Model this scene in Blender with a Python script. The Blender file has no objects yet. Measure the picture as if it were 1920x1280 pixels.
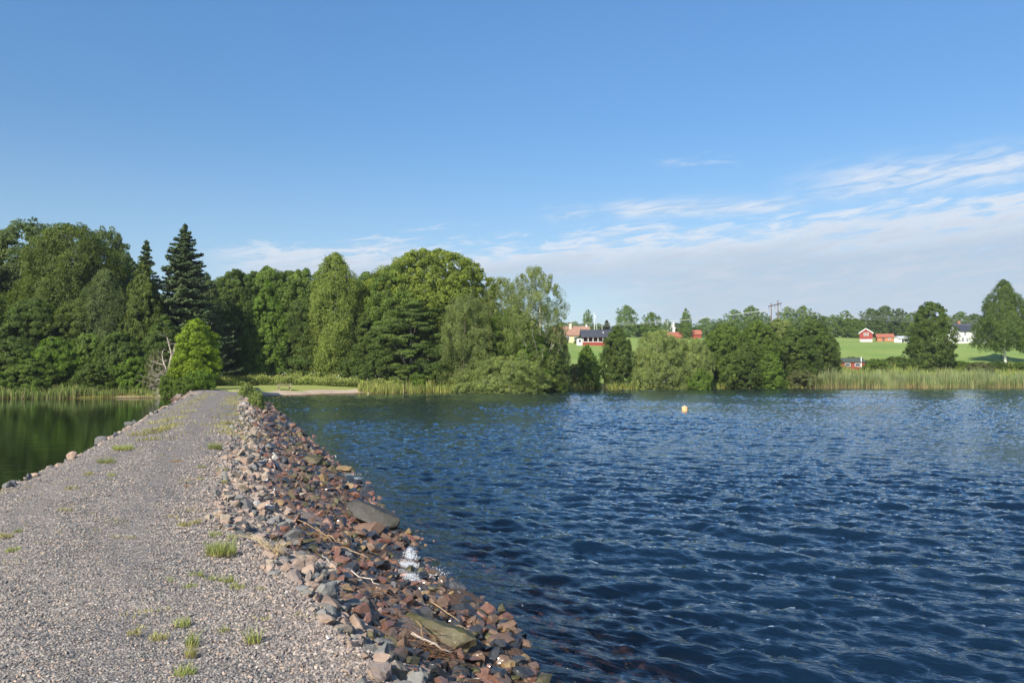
import bpy, bmesh, math
import numpy as np
from mathutils import Vector, Matrix, noise as mnoise

# ------------------------------------------------------------------ camera, sky, sun, exposure
SC = bpy.context.scene
F_PX, CXP, CYP, HOR = 1493.0, 960.0, 640.0, 700.0
CAM_Z = 2.6
PITCH = math.atan((HOR - CYP) / F_PX)
cd = bpy.data.cameras.new('camera'); cam = bpy.data.objects.new('camera', cd)
SC.collection.objects.link(cam)
cd.sensor_width = 36.0; cd.lens = 36.0 * F_PX / 1920.0
cd.clip_start = 0.1; cd.clip_end = 6000
cam.location = (0, 0, CAM_Z); cam.rotation_euler = (math.pi / 2 + PITCH, 0, 0)
SC.camera = cam
SUN_EL, SHADOW_AZ = math.radians(34), math.radians(26)     # shadows run away from the camera and to the right
sun_dir = Vector((-math.sin(SHADOW_AZ) * math.cos(SUN_EL), -math.cos(SHADOW_AZ) * math.cos(SUN_EL), math.sin(SUN_EL)))
sl = bpy.data.lights.new('sun', 'SUN'); sl.energy = 4.9; sl.angle = math.radians(0.5); sl.color = (1.0, 0.93, 0.82)
so = bpy.data.objects.new('sun', sl); SC.collection.objects.link(so)
so.rotation_euler = sun_dir.to_track_quat('Z', 'Y').to_euler()
SC.view_settings.view_transform = 'Standard'; SC.view_settings.look = 'None'
SC.view_settings.exposure = 0.45; SC.view_settings.gamma = 1.0
SC.cycles.max_bounces = 7; SC.cycles.diffuse_bounces = 3; SC.cycles.glossy_bounces = 3
SC.cycles.transparent_max_bounces = 10; SC.cycles.transmission_bounces = 4
SC.cycles.sample_clamp_indirect = 6.0; SC.cycles.caustics_reflective = False; SC.cycles.caustics_refractive = False


class NT:
    """short hand for building node trees"""
    def __init__(s, tree):
        s.t = tree; s.n = tree.nodes; s.l = tree.links
    def node(s, typ, **kw):
        n = s.n.new(typ)
        for k, v in kw.items():
            setattr(n, k, v)
        return n
    def put(s, sock, v):
        if v is None: return
        if hasattr(v, 'is_output'): s.l.new(v, sock)
        else:
            if isinstance(v, tuple) and len(v) == 3 and sock.type == 'RGBA': v = v + (1.0,)
            sock.default_value = v
    def math(s, op, a, b=None, c=None, clamp=False):
        n = s.node('ShaderNodeMath', operation=op); n.use_clamp = clamp
        s.put(n.inputs[0], a); s.put(n.inputs[1], b); s.put(n.inputs[2], c)
        return n.outputs[0]
    def mapr(s, v, a, b, c=0.0, d=1.0, interp='SMOOTHSTEP'):
        n = s.node('ShaderNodeMapRange', interpolation_type=interp)
        s.put(n.inputs[0], v)
        for i, x in enumerate((a, b, c, d)): s.put(n.inputs[1 + i], x)
        return n.outputs[0]
    def mix(s, f, a, b, mode='MIX'):
        n = s.node('ShaderNodeMix', data_type='RGBA', blend_type=mode)
        s.put(n.inputs[0], f); s.put(n.inputs[6], a); s.put(n.inputs[7], b)
        return n.outputs[2]
    def noise(s, vec, scale, detail=3.0, rough=0.5, dist=0.0):
        n = s.node('ShaderNodeTexNoise'); s.put(n.inputs['Vector'], vec)
        n.inputs['Scale'].default_value = scale; n.inputs['Detail'].default_value = detail
        n.inputs['Roughness'].default_value = rough; n.inputs['Distortion'].default_value = dist
        return n.outputs[0]
    def voro(s, vec, scale, feature='F1', rnd=1.0):
        n = s.node('ShaderNodeTexVoronoi', feature=feature); s.put(n.inputs['Vector'], vec)
        n.inputs['Scale'].default_value = scale; n.inputs['Randomness'].default_value = rnd
        return n
    def comb(s, x, y, z):
        n = s.node('ShaderNodeCombineXYZ'); s.put(n.inputs[0], x); s.put(n.inputs[1], y); s.put(n.inputs[2], z)
        return n.outputs[0]
    def sep(s, v):
        n = s.node('ShaderNodeSeparateXYZ'); s.put(n.inputs[0], v); return n.outputs
    def ramp(s, f, stops, interp='LINEAR'):
        n = s.node('ShaderNodeValToRGB'); s.put(n.inputs[0], f); e = n.color_ramp; e.interpolation = interp
        while len(e.elements) < len(stops): e.elements.new(0.5)
        for el, (p, c) in zip(e.elements, stops):
            el.position = p; el.color = (*c, 1.0)
        return n.outputs[0]
    def attr(s, name):
        return s.node('ShaderNodeAttribute', attribute_name=name).outputs['Fac']
    def bump(s, h, strength=0.5, dist=0.02, normal=None):
        n = s.node('ShaderNodeBump'); s.put(n.inputs['Height'], h)
        n.inputs['Strength'].default_value = strength; n.inputs['Distance'].default_value = dist
        s.put(n.inputs['Normal'], normal)
        return n.outputs[0]


W = bpy.data.worlds.new('World'); SC.world = W; W.use_nodes = True
w = NT(W.node_tree); w.n.clear()
sky = w.node('ShaderNodeTexSky', sky_type='NISHITA'); sky.sun_disc = False
sky.sun_elevation = SUN_EL; sky.sun_rotation = math.pi + SHADOW_AZ
sky.altitude = 100; sky.air_density = 1.0; sky.dust_density = 0.6; sky.ozone_density = 2.2
hs = w.node('ShaderNodeHueSaturation'); hs.inputs['Saturation'].default_value = 1.23; hs.inputs['Value'].default_value = 1.06
w.put(hs.inputs['Color'], sky.outputs[0])
tc = w.node('ShaderNodeTexCoord').outputs['Generated']
dx, dy, dz = w.sep(tc)
az = w.math('MULTIPLY', w.math('ARCTAN2', dx, dy), 57.2958)
el = w.math('MULTIPLY', w.math('ARCSINE', dz), 57.2958)
# thin high cloud: a bank that rises towards the right, with streaks drawn out along it
skew = w.math('SUBTRACT', el, w.math('MULTIPLY', az, 0.10))
p1 = w.comb(w.math('MULTIPLY', az, 0.085), w.math('MULTIPLY', skew, 0.62), 0.0)
p2 = w.comb(w.math('MULTIPLY', az, 0.28), w.math('MULTIPLY', skew, 1.5), 3.0)
n1 = w.noise(p1, 1.0, 5.0, 0.55, 0.6)
n2 = w.noise(p2, 1.3, 7.0, 0.60, 0.6)
bnd = w.math('ADD', w.math('MULTIPLY', az, 0.045), 9.7)
edge = w.math('ADD', w.math('SUBTRACT', bnd, el), w.math('MULTIPLY', w.math('SUBTRACT', n1, 0.5), 3.4))
edge = w.math('ADD', edge, w.math('MULTIPLY', w.math('SUBTRACT', n2, 0.5), 5.5))
bank = w.mapr(edge, -0.5, 1.5)
leftfade = w.mapr(w.math('ADD', az, w.math('MULTIPLY', el, 0.3)), -21.0, -14.0)
# below the bank on the left the sky clears again
lowclear = w.mapr(w.math('SUBTRACT', bnd, el), 2.0, 5.0, 1.0, 0.25)
lowmix = w.mapr(az, 3.0, 14.0)
low = w.math('ADD', w.math('MULTIPLY', lowclear, w.math('SUBTRACT', 1.0, lowmix)), lowmix)
bank = w.math('MULTIPLY', w.math('MULTIPLY', bank, leftfade), low)
bank = w.math('MULTIPLY', bank, w.mapr(n2, 0.25, 0.7, 0.70, 1.0))
def streak(c, wd, a0, a1, a2, a3, lo, hi, amt):
    d = w.math('DIVIDE', w.math('SUBTRACT', el, w.math('ADD', c, w.math('MULTIPLY', w.math('SUBTRACT', n1, 0.5), 1.6))), wd)
    g = w.math('POWER', 2.718, w.math('MULTIPLY', w.math('MULTIPLY', d, d), -1.0))
    g = w.math('MULTIPLY', g, w.math('MULTIPLY', w.mapr(az, a0, a1), w.mapr(az, a2, a3, 1.0, 0.0)))
    return w.math('MULTIPLY', w.math('MULTIPLY', g, w.mapr(n2, lo, hi)), amt * 1.15)


wisp = w.math('MAXIMUM', streak(11.5, 0.55, 5.0, 9.0, 17.0, 24.0, 0.24, 0.62, 0.72), streak(12.5, 1.1, 17.0, 25.0, 60.0, 80.0, 0.26, 0.66, 0.74))
wisp = w.math('MAXIMUM', wisp, w.math('MAXIMUM', streak(11.3, 0.5, 1.5, 4.0, 5.0, 7.0, 0.3, 0.6, 0.5), streak(14.6, 0.4, 9.0, 12.0, 14.0, 17.0, 0.45, 0.7, 0.35)))
mask = w.math('MAXIMUM', w.math('MULTIPLY', bank, 0.96), wisp)
horiz = w.mapr(el, 0.0, 18.0, 0.45, 0.0)          # pale air low over the horizon
dim = w.mapr(el, 4.0, 34.0, 0.70, 1.0)
base = w.mix(1.0, hs.outputs[0], w.comb(dim, w.math('MULTIPLY', dim, 1.0), dim), 'MULTIPLY')
col = w.mix(horiz, base, (2.85, 3.6, 4.4))
cloud = w.mix(w.mapr(n2, 0.35, 0.7), (2.75, 3.25, 3.95), (3.3, 3.75, 4.4))
bright = w.math('MULTIPLY', w.mapr(edge, 3.2, 0.6), w.mapr(n2, 0.3, 0.6, 0.4, 1.0))
cloud = w.mix(w.math('MULTIPLY', bright, 0.95), cloud, (4.5, 4.8, 5.25))
col = w.mix(mask, col, cloud)
bg = w.node('ShaderNodeBackground'); w.put(bg.inputs[0], col); bg.inputs[1].default_value = 0.13
out = w.node('ShaderNodeOutputWorld'); w.l.new(bg.outputs[0], out.inputs[0])

# ------------------------------------------------------------------ helpers
rng = np.random.default_rng(7)
RX = np.array([1, 0, 0.]); cP, sP = math.cos(PITCH), math.sin(PITCH)


def ray(px, py):
    """direction through a point of the photograph's measurements, scaled to one metre of depth (Y)"""
    u = (px - CXP) / F_PX; v = -(py - CYP) / F_PX
    d = np.array([u, cP - v * sP, sP + v * cP])
    return d / d[1]


def on_plane(px, py, z):
    d = ray(px, py); t = (z - CAM_Z) / d[2]
    return d[0] * t, t


def at_dist(px, py, Y):
    d = ray(px, py)
    return d[0] * Y, Y, CAM_Z + d[2] * Y


def tag(o, label=None, cat=None, group=None, kind=None):
    if label: o['label'] = label
    if cat: o['category'] = cat
    if group: o['group'] = group
    if kind: o['kind'] = kind
    return o


def link(o, parent=None):
    SC.collection.objects.link(o)
    if parent is not None: o.parent = parent
    return o


def empty(name, loc, rz=0.0):
    o = bpy.data.objects.new(name, None); o.location = loc; o.rotation_euler = (0, 0, rz)
    o.empty_display_size = 0.2
    return link(o)


def npmesh(name, V, F, attrs=None, smooth=False, mats=(), midx=None, sharp=None):
    V = np.ascontiguousarray(V, dtype=np.float32); F = np.ascontiguousarray(F, dtype=np.int32)
    me = bpy.data.meshes.new(name); k = F.shape[1]
    me.vertices.add(len(V)); me.vertices.foreach_set('co', V.ravel())
    me.loops.add(F.size); me.loops.foreach_set('vertex_index', F.ravel())
    me.polygons.add(len(F)); me.polygons.foreach_set('loop_start', np.arange(len(F), dtype=np.int32) * k)
    for m in mats: me.materials.append(m)
    if midx is not None: me.polygons.foreach_set('material_index', np.ascontiguousarray(midx, dtype=np.int32))
    me.polygons.foreach_set('use_smooth', np.full(len(F), smooth, dtype=bool))
    me.update(calc_edges=True)
    if attrs:
        for an, av in attrs.items():
            a = me.attributes.new(an, 'FLOAT', 'POINT'); a.data.foreach_set('value', np.ascontiguousarray(av, dtype=np.float32))
    if sharp: me.set_sharp_from_angle(angle=math.radians(sharp))
    return me


def nobj(name, V, F, mat, parent=None, **kw):
    return link(bpy.data.objects.new(name, npmesh(name, V, F, mats=[mat] if mat else (), **kw)), parent)


class MB:
    """collects boxes, prisms and tubes into one mesh"""
    def __init__(s): s.V = []; s.F = []
    def add(s, V, F):
        b = len(s.V); s.V += [tuple(v) for v in V]; s.F += [tuple(b + i for i in f) for f in F]
    def box(s, x0, x1, y0, y1, z0, z1):
        s.add([(x0, y0, z0), (x1, y0, z0), (x1, y1, z0), (x0, y1, z0), (x0, y0, z1), (x1, y0, z1), (x1, y1, z1), (x0, y1, z1)],
              [(0, 3, 2, 1), (4, 5, 6, 7), (0, 1, 5, 4), (1, 2, 6, 5), (2, 3, 7, 6), (3, 0, 4, 7)])
    def bar(s, a, b, wx, wy):
        a = Vector(a); b = Vector(b); d = (b - a).normalized()
        u = d.cross(Vector((0, 0, 1)))
        if u.length < 1e-3: u = Vector((1, 0, 0))
        u.normalize(); v = d.cross(u)
        c = [u * sx * wx / 2 + v * sy * wy / 2 for sx, sy in ((-1, -1), (1, -1), (1, 1), (-1, 1))]
        s.add([a + q for q in c] + [b + q for q in c],
              [(0, 3, 2, 1), (4, 5, 6, 7), (0, 1, 5, 4), (1, 2, 6, 5), (2, 3, 7, 6), (3, 0, 4, 7)])
    def tube(s, pts, rad, n=8):
        pts = [Vector(p) for p in pts]; rings = []
        for i, p in enumerate(pts):
            d = (pts[min(i + 1, len(pts) - 1)] - pts[max(i - 1, 0)]).normalized()
            u = d.cross(Vector((0.31, 0.2, 0.93)) if abs(d.z) < 0.9 else Vector((1, 0, 0))).normalized(); v = d.cross(u)
            r = rad[i] if hasattr(rad, '__len__') else rad
            rings.append([p + (u * math.cos(2 * math.pi * k / n) + v * math.sin(2 * math.pi * k / n)) * r for k in range(n)])
        V = [q for r in rings for q in r]; F = []
        for i in range(len(pts) - 1):
            for k in range(n):
                F.append((i * n + k, i * n + (k + 1) % n, (i + 1) * n + (k + 1) % n, (i + 1) * n + k))
        F.append(tuple(range(n))[::-1]); F.append(tuple((len(pts) - 1) * n + k for k in range(n)))
        s.add(V, F)
    def prism_x(s, prof, x0, x1):
        """profile in (y, z) drawn out along x"""
        n = len(prof)
        s.add([(x0, y, z) for y, z in prof] + [(x1, y, z) for y, z in prof],
              [tuple(range(n))[::-1], tuple(range(n, 2 * n))] + [(i, (i + 1) % n, n + (i + 1) % n, n + i) for i in range(n)])
    def build(s, name, mat, parent=None, smooth=False):
        me = bpy.data.meshes.new(name); me.from_pydata(s.V, [], s.F); me.materials.append(mat)
        bm = bmesh.new(); bm.from_mesh(me); bmesh.ops.recalc_face_normals(bm, faces=bm.faces); bm.to_mesh(me); bm.free()
        if smooth: me.polygons.foreach_set('use_smooth', [True] * len(me.polygons))
        me.update()
        return link(bpy.data.objects.new(name, me), parent)


def newmat(name):
    m = bpy.data.materials.new(name); m.use_nodes = True; t = NT(m.node_tree); t.n.clear()
    o = t.node('ShaderNodeOutputMaterial')
    return m, t, o


def bsdf(t, color, rough=0.8, spec=0.3, normal=None):
    b = t.node('ShaderNodeBsdfPrincipled'); t.put(b.inputs['Base Color'], color); t.put(b.inputs['Roughness'], rough)
    t.put(b.inputs['Specular IOR Level'], spec); t.put(b.inputs['Normal'], normal)
    return b


def simple(name, c, rough=0.7, spec=0.3, var=0.25, scale=3.0, bumps=0.15):
    m, t, o = newmat(name)
    pos = t.node('ShaderNodeTexCoord').outputs['Object']
    n = t.noise(pos, scale, 5, 0.6)
    dark = tuple(x * (1 - var) for x in c); lite = tuple(min(1, x * (1 + var)) for x in c)
    col = t.mix(t.mapr(n, 0.3, 0.7), dark, lite)
    b = bsdf(t, col, rough, spec, t.bump(n, bumps, 0.02)); t.l.new(b.outputs[0], o.inputs[0])
    return m


def leafmat(name, c, trans=0.48, var=0.45, yellow=0.25):
    m, t, o = newmat(name)
    r = t.node('ShaderNodeNewGeometry').outputs['Random Per Island']
    cl = t.attr('clump')
    k = t.math('ADD', t.math('MULTIPLY', r, var), t.math('MULTIPLY', cl, var))
    k = t.math('ADD', k, 1.08 - var)
    warm = tuple(min(1.0, x * y) for x, y in zip(c, (1.22, 1.10, 0.75)))
    col = t.mix(t.math('MULTIPLY', t.math('ADD', cl, r), yellow * 1.6), c, warm)
    col = t.mix(1.0, col, t.comb(k, k, k), 'MULTIPLY')
    b = bsdf(t, col, 0.55, 0.25)
    tr = t.node('ShaderNodeBsdfTranslucent')
    t.put(tr.inputs[0], t.mix(1.0, col, (1.25, 1.35, 0.55), 'MULTIPLY'))
    mx = t.node('ShaderNodeMixShader'); mx.inputs[0].default_value = trans
    t.l.new(b.outputs[0], mx.inputs[1]); t.l.new(tr.outputs[0], mx.inputs[2]); t.l.new(mx.outputs[0], o.inputs[0])
    return m


def smooth01(x):
    x = np.clip(x, 0, 1); return x * x * (3 - 2 * x)


def sines(X, Y, scale, seed, n=9):
    """smooth irregular field, about -1..1"""
    r = np.random.default_rng(seed); s = np.zeros(np.broadcast(X, Y).shape)
    for i in range(n):
        a = r.uniform(0, 2 * math.pi); k = 2 * math.pi / (scale * r.uniform(0.5, 1.7))
        s += np.sin(k * (X * math.cos(a) + Y * math.sin(a)) + r.uniform(0, 6.28))
    return s / math.sqrt(n) / 1.2


# ------------------------------------------------------------------ the lie of the land
def edge_table(pix, z):
    a = sorted([on_plane(px, py, z)[::-1] for px, py in pix])
    return np.array([q[0] for q in a]), np.array([q[1] for q in a])


PR_Y, PR_X = edge_table([(1150, 1650), (860, 1400), (735, 1280), (655, 1200), (610, 1155), (575, 1110), (520, 1055), (455, 1010), (415, 975),
                         (402, 930), (408, 890), (422, 850), (436, 800), (448, 765), (452, 745), (452, 733)], 0.95)
WR_Y, WR_X = edge_table([(1500, 1800), (1130, 1420), (1010, 1290), (975, 1230), (935, 1170), (880, 1120), (800, 1075), (762, 1030), (745, 990), (700, 950),
                         (655, 900), (612, 860), (575, 825), (535, 790), (505, 762), (490, 748)], 0.0)
PL_Y, PL_X = edge_table([(-1500, 1650), (-420, 1140), (-160, 1005), (0, 930), (70, 893), (140, 862), (200, 830), (252, 800), (292, 775), (335, 752),
                         (362, 742), (396, 733)], 0.86)


def causeway_edges(Y):
    pr = np.interp(Y, PR_Y, PR_X); wr = np.interp(Y, WR_Y, WR_X); pl = np.interp(Y, PL_Y, PL_X)
    far = np.clip(Y - 70, 0, None)
    pr = pr - 0.33 * far; wr = wr - 0.33 * far; pl = pl - 0.33 * far
    wl = pl - 1.15
    return wl, pl, pr, np.maximum(wr, pr + 0.8)


def causeway_h(X, Y):
    wl, pl, pr, wr = causeway_edges(Y)
    mid = 0.5 * (pl + pr)
    z = 1.02 - 0.10 * ((X - mid) / np.maximum(pr - mid, .5)) ** 2
    f = (X - pr) / (wr - pr)
    z = np.where(X > pr, np.where(f < 1, 0.92 * np.clip(1 - f, 0, 1) ** 1.22, -0.95 * (f - 1)), z)
    z = np.where(X < pl, 0.90 * (X - wl) / (pl - wl), z)
    z = np.where(Y > 80, z - (Y - 80) * 0.09, z)
    return z


SH_P = np.array([-900, 0, 200, 300, 340, 380, 450, 490, 560, 680, 800, 1010, 1080, 1200, 1350, 1500, 1920, 2800.])
SH_D = np.array([80, 82, 85, 84, 80, 76, 76, 90, 94, 104, 107, 110, 124, 129, 135, 139.5, 143, 146.])
RISE_S = np.array([0, 4, 12, 20, 60, 110, 190, 310, 560, 1200.]); RISE_H = np.array([0, .5, 1.2, 3.0, 7.0, 11.3, 17.0, 25.0, 36, 64.])


def shore_h(X, Y):
    px = CXP + F_PX * X / np.maximum(Y, 1)
    s = Y - np.interp(px, SH_P, SH_D) + 0.7 * sines(X, Y, 14, 3)
    flat = np.where(s < 12, 0.06 * s + 0.10 * np.clip(s, 0, 3), 1.02 + 0.004 * (s - 12))
    flat = np.where((px > 325) & (px < 485), np.minimum(0.96, 0.35 * s), flat)
    rise = np.interp(s, RISE_S, RISE_H) + 0.25 * sines(X, Y, 60, 5) * smooth01(s / 30)
    k = smooth01((px - 960) / 110)
    z = flat * (1 - k) + rise * k
    return np.where(s < 0, 0.22 * s, z)


def ground_h(X, Y):
    X = np.asarray(X, float); Y = np.asarray(Y, float)
    return np.maximum(causeway_h(X, Y), np.maximum(shore_h(X, Y), -1.6))


def gh(x, y): return float(ground_h(np.array([x]), np.array([y]))[0])


def hit(px, py, y0=3.0, y1=700.0):
    d = ray(px, py); t = np.linspace(y0, y1, 7000)
    zz = CAM_Z + d[2] * t; g = ground_h(d[0] * t, t)
    i = int(np.argmax(zz <= g))
    return float(d[0] * t[i]), float(t[i]), float(g[i])


# ------------------------------------------------------------------ ground materials
def gravel_material():
    m, t, o = newmat('gravel')
    pos = t.node('ShaderNodeNewGeometry').outputs['Position']
    v1 = t.voro(pos, 52.0); v2 = t.voro(pos, 110.0)
    c1 = t.sep(v1.outputs['Color'])
    stones = t.ramp(c1[0], [(0.0, (0.13, 0.13, 0.135)), (0.3, (0.25, 0.24, 0.235)), (0.55, (0.34, 0.315, 0.29)), (0.75, (0.41, 0.36, 0.31)), (0.93, (0.52, 0.48, 0.43)), (1.0, (0.68, 0.65, 0.6))])
    pink = t.ramp(c1[1], [(0.0, (0.19, 0.165, 0.155)), (0.4, (0.35, 0.275, 0.23)), (0.8, (0.45, 0.345, 0.28)), (1.0, (0.52, 0.45, 0.39))])
    big = t.noise(pos, 0.55, 4, 0.6)
    side = t.math('ADD', t.attr('side'), t.math('MULTIPLY', t.math('SUBTRACT', big, 0.5), 0.9))
    col = t.mix(t.mapr(side, 0.35, 0.95), stones, pink)
    dirt = t.noise(pos, 2.2, 5, 0.6)
    col = t.mix(t.mapr(dirt, 0.50, 0.75, 0.0, 0.45), col, (0.27, 0.235, 0.20))
    edge = t.math('SUBTRACT', 1.0, t.mapr(v1.outputs['Distance'], 0.25, 0.62))
    col = t.mix(t.math('MULTIPLY', t.math('SUBTRACT', 1.0, edge), 0.6), col, (0.13, 0.115, 0.105))
    wet = t.mapr(t.math('ADD', t.sep(pos)[2], t.math('MULTIPLY', t.math('SUBTRACT', big, .5), 0.3)), 0.18, 0.42)
    col = t.mix(wet, t.mix(1.0, col, (0.45, 0.36, 0.30), 'MULTIPLY'), col)
    col = t.mix(1.0, col, (1.0, 0.955, 0.90), 'MULTIPLY')
    h = t.math('ADD', t.math('MULTIPLY', edge, 0.9), t.math('MULTIPLY', v2.outputs['Distance'], 0.4))
    h = t.math('ADD', h, t.math('MULTIPLY', c1[2], 0.8))
    b = bsdf(t, col, 0.85, 0.2, t.bump(h, 0.7, 0.010)); t.l.new(b.outputs[0], o.inputs[0])
    return m


def shore_material():
    m, t, o = newmat('shore_ground')
    pos = t.node('ShaderNodeNewGeometry').outputs['Position']
    a = t.noise(pos, 0.05, 4, 0.6); b_ = t.noise(pos, 0.7, 5, 0.65); c_ = t.noise(pos, 6.0, 3, 0.6)
    grass = t.mix(t.mapr(a, 0.35, 0.65), (0.20, 0.295, 0.07), (0.265, 0.335, 0.09))
    grass = t.mix(t.mapr(b_, 0.45, 0.8, 0.0, 0.5), grass, (0.28, 0.33, 0.10))
    grass = t.mix(t.mapr(c_, 0.4, 0.7, 0.0, 0.35), grass, (0.11, 0.20, 0.03))
    sand = t.mix(t.mapr(b_, 0.3, 0.7), (0.40, 0.31, 0.22), (0.54, 0.43, 0.32))
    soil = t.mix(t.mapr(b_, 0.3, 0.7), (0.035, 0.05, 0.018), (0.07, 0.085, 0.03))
    grass = t.mix(t.math('MULTIPLY', t.attr('lawn'), 0.8), grass, t.mix(t.mapr(b_, 0.35, 0.7), (0.27, 0.31, 0.075), (0.36, 0.35, 0.12)))
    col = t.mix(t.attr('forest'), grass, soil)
    col = t.mix(t.attr('sand'), col, sand)
    z = t.sep(pos)[2]
    col = t.mix(t.mapr(z, 0.02, 0.16), t.mix(1.0, (0.30, 0.22, 0.15), col, 'MULTIPLY'), col)
    b = bsdf(t, col, 0.95, 0.1, t.bump(c_, 0.4, 0.06)); t.l.new(b.outputs[0], o.inputs[0])
    return m


def graded(y0, y1, s0, s1, yr0, yr1):
    ys = [y0]
    while ys[-1] < y1:
        k = min(1, max(0, (ys[-1] - yr0) / (yr1 - yr0))); ys.append(ys[-1] + s0 + (s1 - s0) * k)
    return np.array(ys)


def grid_faces(nr, nc):
    i = np.arange(nr - 1)[:, None] * nc + np.arange(nc - 1)[None, :]
    return np.stack([i, i + 1, i + nc + 1, i + nc], -1).reshape(-1, 4)


def build_causeway():
    ys = graded(-7, 96, 0.07, 0.5, 6, 60)
    wl, pl, pr, wr = causeway_edges(ys)
    t = np.linspace(0, 1, 190)
    x0 = wl - 1.6; x1 = wr + 2.4
    X = x0[:, None] + (x1 - x0)[:, None] * t[None, :]; Y = np.repeat(ys[:, None], len(t), 1)
    Z = causeway_h(X, Y)
    Z = Z + 0.022 * sines(X, Y, 1.6, 11) + 0.012 * sines(X, Y, 0.5, 12) + 0.008 * sines(X, Y, 0.17, 13)
    side = np.clip(np.maximum((X - (pr[:, None] - 0.9)) / 1.3, ((pl[:, None] + 0.35) - X) / 0.7), 0, 1)
    nobj('causeway', np.stack([X, Y, Z], -1).reshape(-1, 3), grid_faces(*X.shape), gravel_material(), smooth=True,
         attrs={'side': side.ravel()})['kind'] = 'structure'
    # fixed name for the setting
    bpy.data.objects['causeway'].name = 'gravel_path'


def fan(ys, a0, a1, n, origin=-8.0):
    a = np.tan(np.radians(np.linspace(a0, a1, n)))
    X = (ys[:, None] - origin) * a[None, :]; Y = np.repeat(ys[:, None], n, 1)
    return X, Y


def build_shore():
    ys = np.concatenate([graded(70, 170, 0.6, 1.2, 80, 170), graded(172, 850, 2, 20, 180, 800)])
    X, Y = fan(ys, -50, 50, 420)
    Z = shore_h(X, Y)
    px = CXP + F_PX * X / Y; s = Y - np.interp(px, SH_P, SH_D)
    sand = smooth01((px - 478) / 8) * smooth01((688 - px) / 14) * smooth01((4.2 - s + 0.8 * sines(X, Y, 6, 8)) / 0.8)
    sand = np.maximum(sand, smooth01((px - 210) / 20) * smooth01((350 - px) / 20) * smooth01((1.3 - s) / 0.6) * 0.8)
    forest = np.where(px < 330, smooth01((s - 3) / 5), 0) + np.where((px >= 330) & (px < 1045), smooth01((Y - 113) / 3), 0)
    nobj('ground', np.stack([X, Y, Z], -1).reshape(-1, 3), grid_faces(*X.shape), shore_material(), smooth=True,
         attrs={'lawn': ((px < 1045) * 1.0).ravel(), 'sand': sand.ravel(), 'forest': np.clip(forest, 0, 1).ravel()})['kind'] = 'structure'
    X, Y = fan(np.linspace(-7.5, 160, 60), -55, 55, 60)
    nobj('lakebed', np.stack([X, Y, np.full(X.shape, -1.55)], -1).reshape(-1, 3), grid_faces(*X.shape),
         simple('lakebed', (0.05, 0.045, 0.03), 0.9), smooth=True)['kind'] = 'structure'


def wave_tile(N, L, wind, spread, kmin, kmax, seed):
    r = np.random.default_rng(seed)
    k = np.fft.fftfreq(N, L / N) * 2 * math.pi
    KX, KY = np.meshgrid(k, k); K = np.hypot(KX, KY); K[0, 0] = 1e-6
    c = (KX * math.cos(wind) + KY * math.sin(wind)) / K
    P = np.exp(-(kmin / K) ** 2) / K ** 3.55 * np.exp(-(K / kmax) ** 2) * (0.04 + np.abs(c) ** spread)
    A = np.sqrt(P) * (r.normal(size=(N, N)) + 1j * r.normal(size=(N, N))); A[0, 0] = 0
    h = np.real(np.fft.ifft2(A)); s = h.std()
    dxf = np.real(np.fft.ifft2(1j * KX / K * A)); dyf = np.real(np.fft.ifft2(1j * KY / K * A))
    return h / s, dxf / s, dyf / s


def sample(T, L, X, Y):
    N = T.shape[0]; u = (X / L * N) % N; v = (Y / L * N) % N
    i = np.floor(u).astype(int); j = np.floor(v).astype(int); fu = u - i; fv = v - j
    i %= N; j %= N; i1 = (i + 1) % N; j1 = (j + 1) % N
    return (T[j, i] * (1 - fu) + T[j, i1] * fu) * (1 - fv) + (T[j1, i] * (1 - fu) + T[j1, i1] * fu) * fv


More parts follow.
